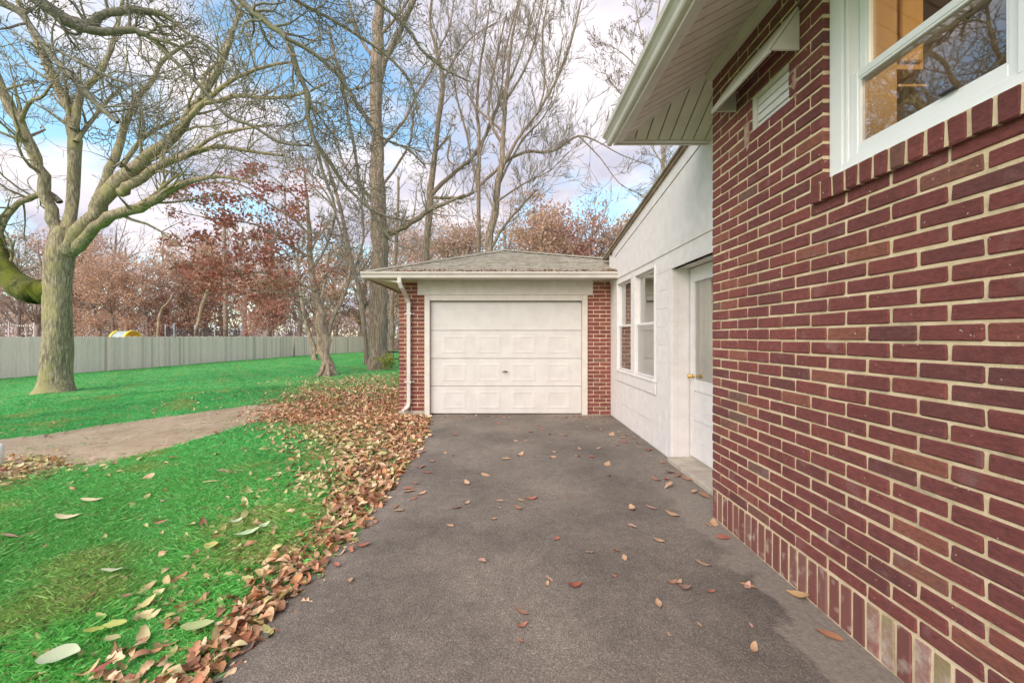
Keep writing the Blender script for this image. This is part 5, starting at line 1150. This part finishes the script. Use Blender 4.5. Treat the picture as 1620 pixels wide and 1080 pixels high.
def scatter(x, y, zoff, size, cols, tilt):
    Vs, Qs, Cs, n0 = [], [], [], 0
    z = terr(x, y)+zoff
    for i in range(len(x)):
        v, f = LS[rs.integers(len(LS))]; a = rs.uniform(0, 6.283); e = (rs.normal(0, tilt), rs.normal(0, tilt))
        m = np.array(Matrix.Rotation(a, 3, 'Z') @ Matrix.Rotation(e[0], 3, 'X') @ Matrix.Rotation(e[1], 3, 'Y')); w_ = v*size[i]
        w_ = w_ @ m.T; w_[:, 2] -= w_[:, 2].min()*0.8; w_ += (x[i], y[i], z[i]); Vs.append(w_); Qs.append(np.array(f)+n0); n0 += len(v)
        c = np.repeat((cols[i]*rs.uniform(.75, 1.2))[None], len(v), 0)*rs.uniform(.82, 1.12, (len(v), 1)); c[1::3] *= 1.18; c[:3] *= .75; c[-3:] *= .8; Cs.append(c)
    return np.concatenate(Vs), np.concatenate(Qs), np.concatenate(Cs)
x = rs.uniform(-8, -0.95, 90000); y = 1.2+14*rs.uniform(0, 1, 90000)**1.35
l = litter(x, y); ed = np.interp(y, *EDGE); near = np.exp(-((ed-x)/0.25).clip(0)**2); px = VX+F*x/y
keep = (rs.uniform(0, 1, len(x)) < np.maximum(l**1.2*np.interp(y, [1.2, 3, 5, 7], [0.34, 0.55, 0.8, 0.85])+np.interp(y, [2, 3.4, 5.5, 7], [0.4, 0.7, 0.8, 0.5])*smooth((x-np.interp(y, *LW)+1.05)/1.2)*(y < 7.5), 0.02)*(0.75+.45*near)) & (px > -60) & (x < ed+0.03+0.05*rs.normal(size=len(x))) & ~((y > 6.85) & (x > -1.85)) & (~in_path(x, y) | (rs.uniform(0, 1, len(x)) < np.clip(0.3+l, 0, 1)))
x, y = x[keep], y[keep]; l = l[keep]
far_ = ((np.interp(y, *EDGE)-x)/np.maximum(0.8, 1.2*(np.interp(y, *EDGE)-np.interp(y, *LW)))).clip(0, 1)
ye = rs.uniform(0, 1, len(x)) < 0.10+0.62*smooth((far_-.25)/.6)*(y < 6.2)+0.35*smooth((y-9)/3)
cols = np.where(ye[:, None], YEL[rs.integers(len(YEL), size=len(x))], PAL[rs.integers(len(PAL), size=len(x))])
V, Q, Cc = scatter(x, y, 0.003+0.016*l*rs.uniform(0, 1, len(x)), (0.03+0.075*rs.uniform(0, 1, len(x))**1.2)*np.interp(y, [1.2, 3.5], [0.78, 1.0]), cols, 0.33)
tag(bigmesh('leaf_litter', V, Q, M['leaf'], None, Cc), 'thick drift of brown fallen leaves along the driveway edge', 'leaf litter', kind='stuff')

def one_leaf(px, py, size, col, label, group=None, aspect=None, yaw=None, z=None, Y=None, name='fallen_leaf', tilt=0.12, cat='leaf'):
    p = G(px, py)
    if p.x > np.interp(p.y, *EDGE): p.z = 0.0; Yd = EYE*F/(py-VY); p.x = (px-VX)*Yd/F; p.y = Yd
    gg = random.Random(int(px*7+py)); v, f = leafshape(size, size*(aspect or gg.uniform(.38, .58)), gg.uniform(-.1, .4), gg.uniform(0, .4), gg, gg.uniform(-.3, .3))
    a = yaw if yaw is not None else gg.uniform(0, 6.28)
    m = np.array(Matrix.Rotation(a, 3, 'Z') @ Matrix.Rotation(gg.gauss(0, tilt), 3, 'X') @ Matrix.Rotation(gg.gauss(0, tilt), 3, 'Y')); v = v @ m.T; v[:, 2] -= v[:, 2].min()-0.002
    if z: v[:, 2] += z
    c = np.repeat(np.array(col)[None]*gg.uniform(.85, 1.15), len(v), 0); c[1::3] *= 1.15
    me_o = bigmesh(name, v, np.array(f), M['leaf'], None, c); me_o.location = (p.x, p.y, p.z); tag(me_o, label, cat, group); return me_o
TAN, BRN, RUS, PIN = (0.48, 0.30, 0.18), (0.31, 0.165, 0.105), (0.36, 0.14, 0.09), (0.43, 0.26, 0.20)
c5 = lambda a, b: (700+a/2.512, 650+b/2.512)
one_leaf(*c5(523, 694), 0.085, (0.30, 0.075, 0.045), 'large glossy russet leaf alone in the middle of the driveway', aspect=.55, yaw=0.25)
one_leaf(*c5(593, 563), 0.075, TAN, 'pale tan leaf lying mid driveway behind the russet leaf', aspect=.35, yaw=0.0)
one_leaf(*c5(966, 704), 0.065, (0.33, 0.19, 0.14), 'rounded brown leaf on the asphalt right of the russet leaf', aspect=.8, yaw=0)
one_leaf(*c5(1037, 609), 0.085, TAN, 'tan curled leaf nearer the brick wall on dark asphalt', aspect=.35, yaw=2.6)
one_leaf(*c5(1217, 694), 0.08, (0.46, 0.25, 0.13), 'orange tan leaf near the dusty strip by the brick wall', aspect=.35, yaw=2.7)
one_leaf(1265, 944, 0.115, (0.50, 0.31, 0.15), 'large tan leaf leaning against the foot of brick wall', aspect=.5, yaw=2.2, tilt=.3)
one_leaf(1311, 1004, 0.10, (0.40, 0.19, 0.10), 'two-toned curled leaf on the dusty strip nearest the camera', aspect=.5, yaw=2.4, tilt=.3)
one_leaf(1183, 927, 0.06, PIN, 'pinkish leaf tucked on dusty strip under the soldier bricks', aspect=.5)
one_leaf(*c5(316, 854), 0.06, (0.38, 0.17, 0.11), 'small brown leaf closest to the camera on the driveway', aspect=.5, yaw=0.5)
one_leaf(*c5(314, 800), 0.08, BRN, 'dark brown leaf lying left of the russet leaf', aspect=.35, yaw=2.6)
LAB, GRP = 'small dry leaf scattered on the asphalt driveway', 'dry leaves scattered on the driveway'
spots = [(425, 668, .05), (417, 690, .03), (231, 358, .06), (315, 356, .06), (352, 348, .09), (300, 386, .07), (97, 288, .08), (96, 367, .06), (56, 385, .07), (171, 255, .09), (255, 191, .10), (307, 175, .11), (437, 184, .09), (440, 163, .07), (595, 183, .08), (537, 180, .07), (655, 213, .10), (664, 258, .06), (755, 390, .10), (832, 386, .08), (912, 411, .10), (755, 459, .075), (862, 517, .065), (454, 509, .05), (691, 554, .05), (723, 584, .05), (684, 657, .03), (858, 767, .06), (912, 681, .05), (938, 681, .05), (1068, 718, .045), (1118, 503, .09), (1079, 446, .09), (1056, 450, .06), (1042, 338, .11), (1000, 322, .10), (898, 303, .10), (848, 273, .09), (890, 273, .07), (935, 258, .12), (902, 246, .12), (975, 273, .10), (820, 155, .12), (876, 205, .07), (722, 124, .08), (696, 138, .06), (780, 130, .06), (672, 95, .12), (545, 152, .07), (481, 97, .10), (50, 96, .10), (10, 168, .07), (30, 456, .05), (158, 596, .05), (311, 914, .03), (205, 430, .05), (225, 385, .04), (1238, 944, .05), (1227, 853, .03), (902, 890, .025), (1020, 849, .03), (505, 349, .03), (620, 150, .05), (223, 50, .06), (283, 66, .07), (350, 84, .08), (380, 55, .07), (395, 73, .09), (425, 92, .06), (293, 120, .06), (333, 120, .05), (575, 65, .07), (600, 72, .06), (628, 75, .07), (655, 72, .06), (520, 40, .06), (640, 40, .07), (560, 30, .05), (735, 96, .06), (742, 110, .07), (765, 108, .06), (715, 106, .06), (700, 85, .06)]
for i, (a, b, s_) in enumerate(spots): 
    cn_ = rnd.choice(('tan', 'brown', 'rust', 'pink brown', 'tan')); cv = dict(zip(('tan', 'brown', 'rust', 'pink brown'), (TAN, BRN, RUS, PIN)))[cn_]
    zn_ = ('far driveway' if b < 130 else 'middle driveway' if b < 420 else 'near driveway')+(', left half' if a < 330 else ', centre' if a < 640 else ', beside the white wall' if b < 330 else ', towards the brick wall')
    one_leaf(*c5(a, b), s_*1.15, cv, ('broad ' if s_ > .085 else 'small ' if s_ > .05 else 'tiny ')+cn_+' dry leaf on the '+zn_, GRP)
for i in range(46): one_leaf(690+rnd.random()**1.3*280, 657.5+abs(rnd.gauss(0, 2.2)), rnd.uniform(.04, .075), rnd.choice((TAN, BRN, RUS, PIN)), 'tiny dry leaf caught along the foot of garage front', 'leaves along the foot of the garage')
for i in range(18):
    yv = rnd.uniform(1.6, 5); xv = float(np.interp(yv, *EDGE))+0.05+abs(rnd.gauss(0, .16)); one_leaf(VX+F*xv/yv, VY+F*EYE/yv, rnd.uniform(.05, .1), (TAN, BRN, RUS)[i % 3], ('tan', 'brown', 'rust')[i % 3]+' leaf on the asphalt beside the '+('near end' if yv < 2.4 else 'middle' if yv < 3.6 else 'far end')+' of the leaf drift', 'leaves beside the drift')
PALE = (0.52, 0.56, 0.34); CRM = (0.66, 0.58, 0.34)
for (px, py, s_, c, asp, yw, lab) in [(93, 1052, .135, (0.50, 0.56, 0.36), .85, .3, 'broad pale green leaf at the bottom left of the lawn'), (108, 824, .16, CRM, .5, .2, 'large cream leaf on the grass below the worn path'), (145, 797, .17, CRM, .32, .05, 'long narrow cream leaf on the grass under the path corner'),
   (390, 852, .15, (0.42, 0.55, 0.32), .5, .7, 'wide grey green leaf lying near the leaf drift'), (373, 831, .085, (0.45, 0.55, 0.33), .6, .9, 'small grey green leaf just left of a wider one'), (418, 838, .08, (0.45, 0.55, 0.33), .5, 1.1, 'small pale leaf tip beside the leaf drift'), (184, 910, .15, (0.55, 0.58, 0.38), .25, .15, 'narrow pale leaf lying alone in the middle of near grass'),
   (312, 1000, .13, (0.40, 0.46, 0.20), .55, .3, 'yellow green veined leaf against the brown drift'), (182, 998, .085, (0.48, 0.50, 0.14), .6, .4, 'bright yellow leaf on the near grass'), (150, 1010, .085, (0.42, 0.47, 0.10), .5, 1.0, 'lime yellow leaf tilted beside a brighter yellow one'), (178, 1023, .07, (0.38, 0.36, 0.17), .6, 0, 'dull olive leaf under the two yellow leaves'),
   (335, 768, .14, (0.45, 0.44, 0.18), .3, .5, 'long olive leaf lying across the mid lawn'), (255, 833, .085, RUS, .4, .2, 'rust coloured leaf in the middle of the lawn'), (335, 871, .085, (0.46, 0.42, 0.14), .9, 0, 'star shaped yellow leaf left of the grey green leaf'), (15, 857, .11, (0.44, 0.28, 0.19), .35, .1, 'curled tan leaf at the left edge of the grass'), (345, 758, .08, RUS, .4, 0, 'small rust leaf above the long olive leaf'),
   (272, 728, .12, (0.36, 0.11, 0.05), .3, 0, 'bright rust leaf at the lower edge of the path'), (165, 1070, .085, (0.33, 0.09, 0.06), .4, .5, 'dark red leaf at the very bottom of the grass'), (200, 952, .05, BRN, .5, .3, 'upright brown leaf scrap in the near grass')]:
    one_leaf(px, py, s_, c, lab, None, asp, yw, 0.03)
# leaves and needles caught in the garage gutter
xs_ = rs.uniform(EL[0]+.4, EL[1], 260); gl = []
Vs, Qs, Cs, n0 = [], [], [], 0
for xv in xs_:
    v, f = LS[rs.integers(len(LS))]; m = np.array(Matrix.Rotation(rs.uniform(0, 6.28), 3, 'Z') @ Matrix.Rotation(rs.normal(0, .5), 3, 'X')); yo = abs(rs.normal(0, .07)); w_ = (v*rs.uniform(.03, .07)) @ m.T+(xv, YE-0.045+yo, ZE+0.010+sl_*max(yo-.04, 0)+rs.uniform(0, .015)); Vs.append(w_); Qs.append(np.array(f)+n0); n0 += len(v)
    Cs.append(np.repeat(np.array((0.34, 0.19, 0.12))[None]*rs.uniform(.7, 1.4), len(v), 0))
gl = bigmesh('gutter_leaves', np.concatenate(Vs), np.concatenate(Qs), M['leaf'], None, np.concatenate(Cs)); tag(gl, 'reddish leaf debris lying along the garage gutter', 'leaf debris', kind='stuff')
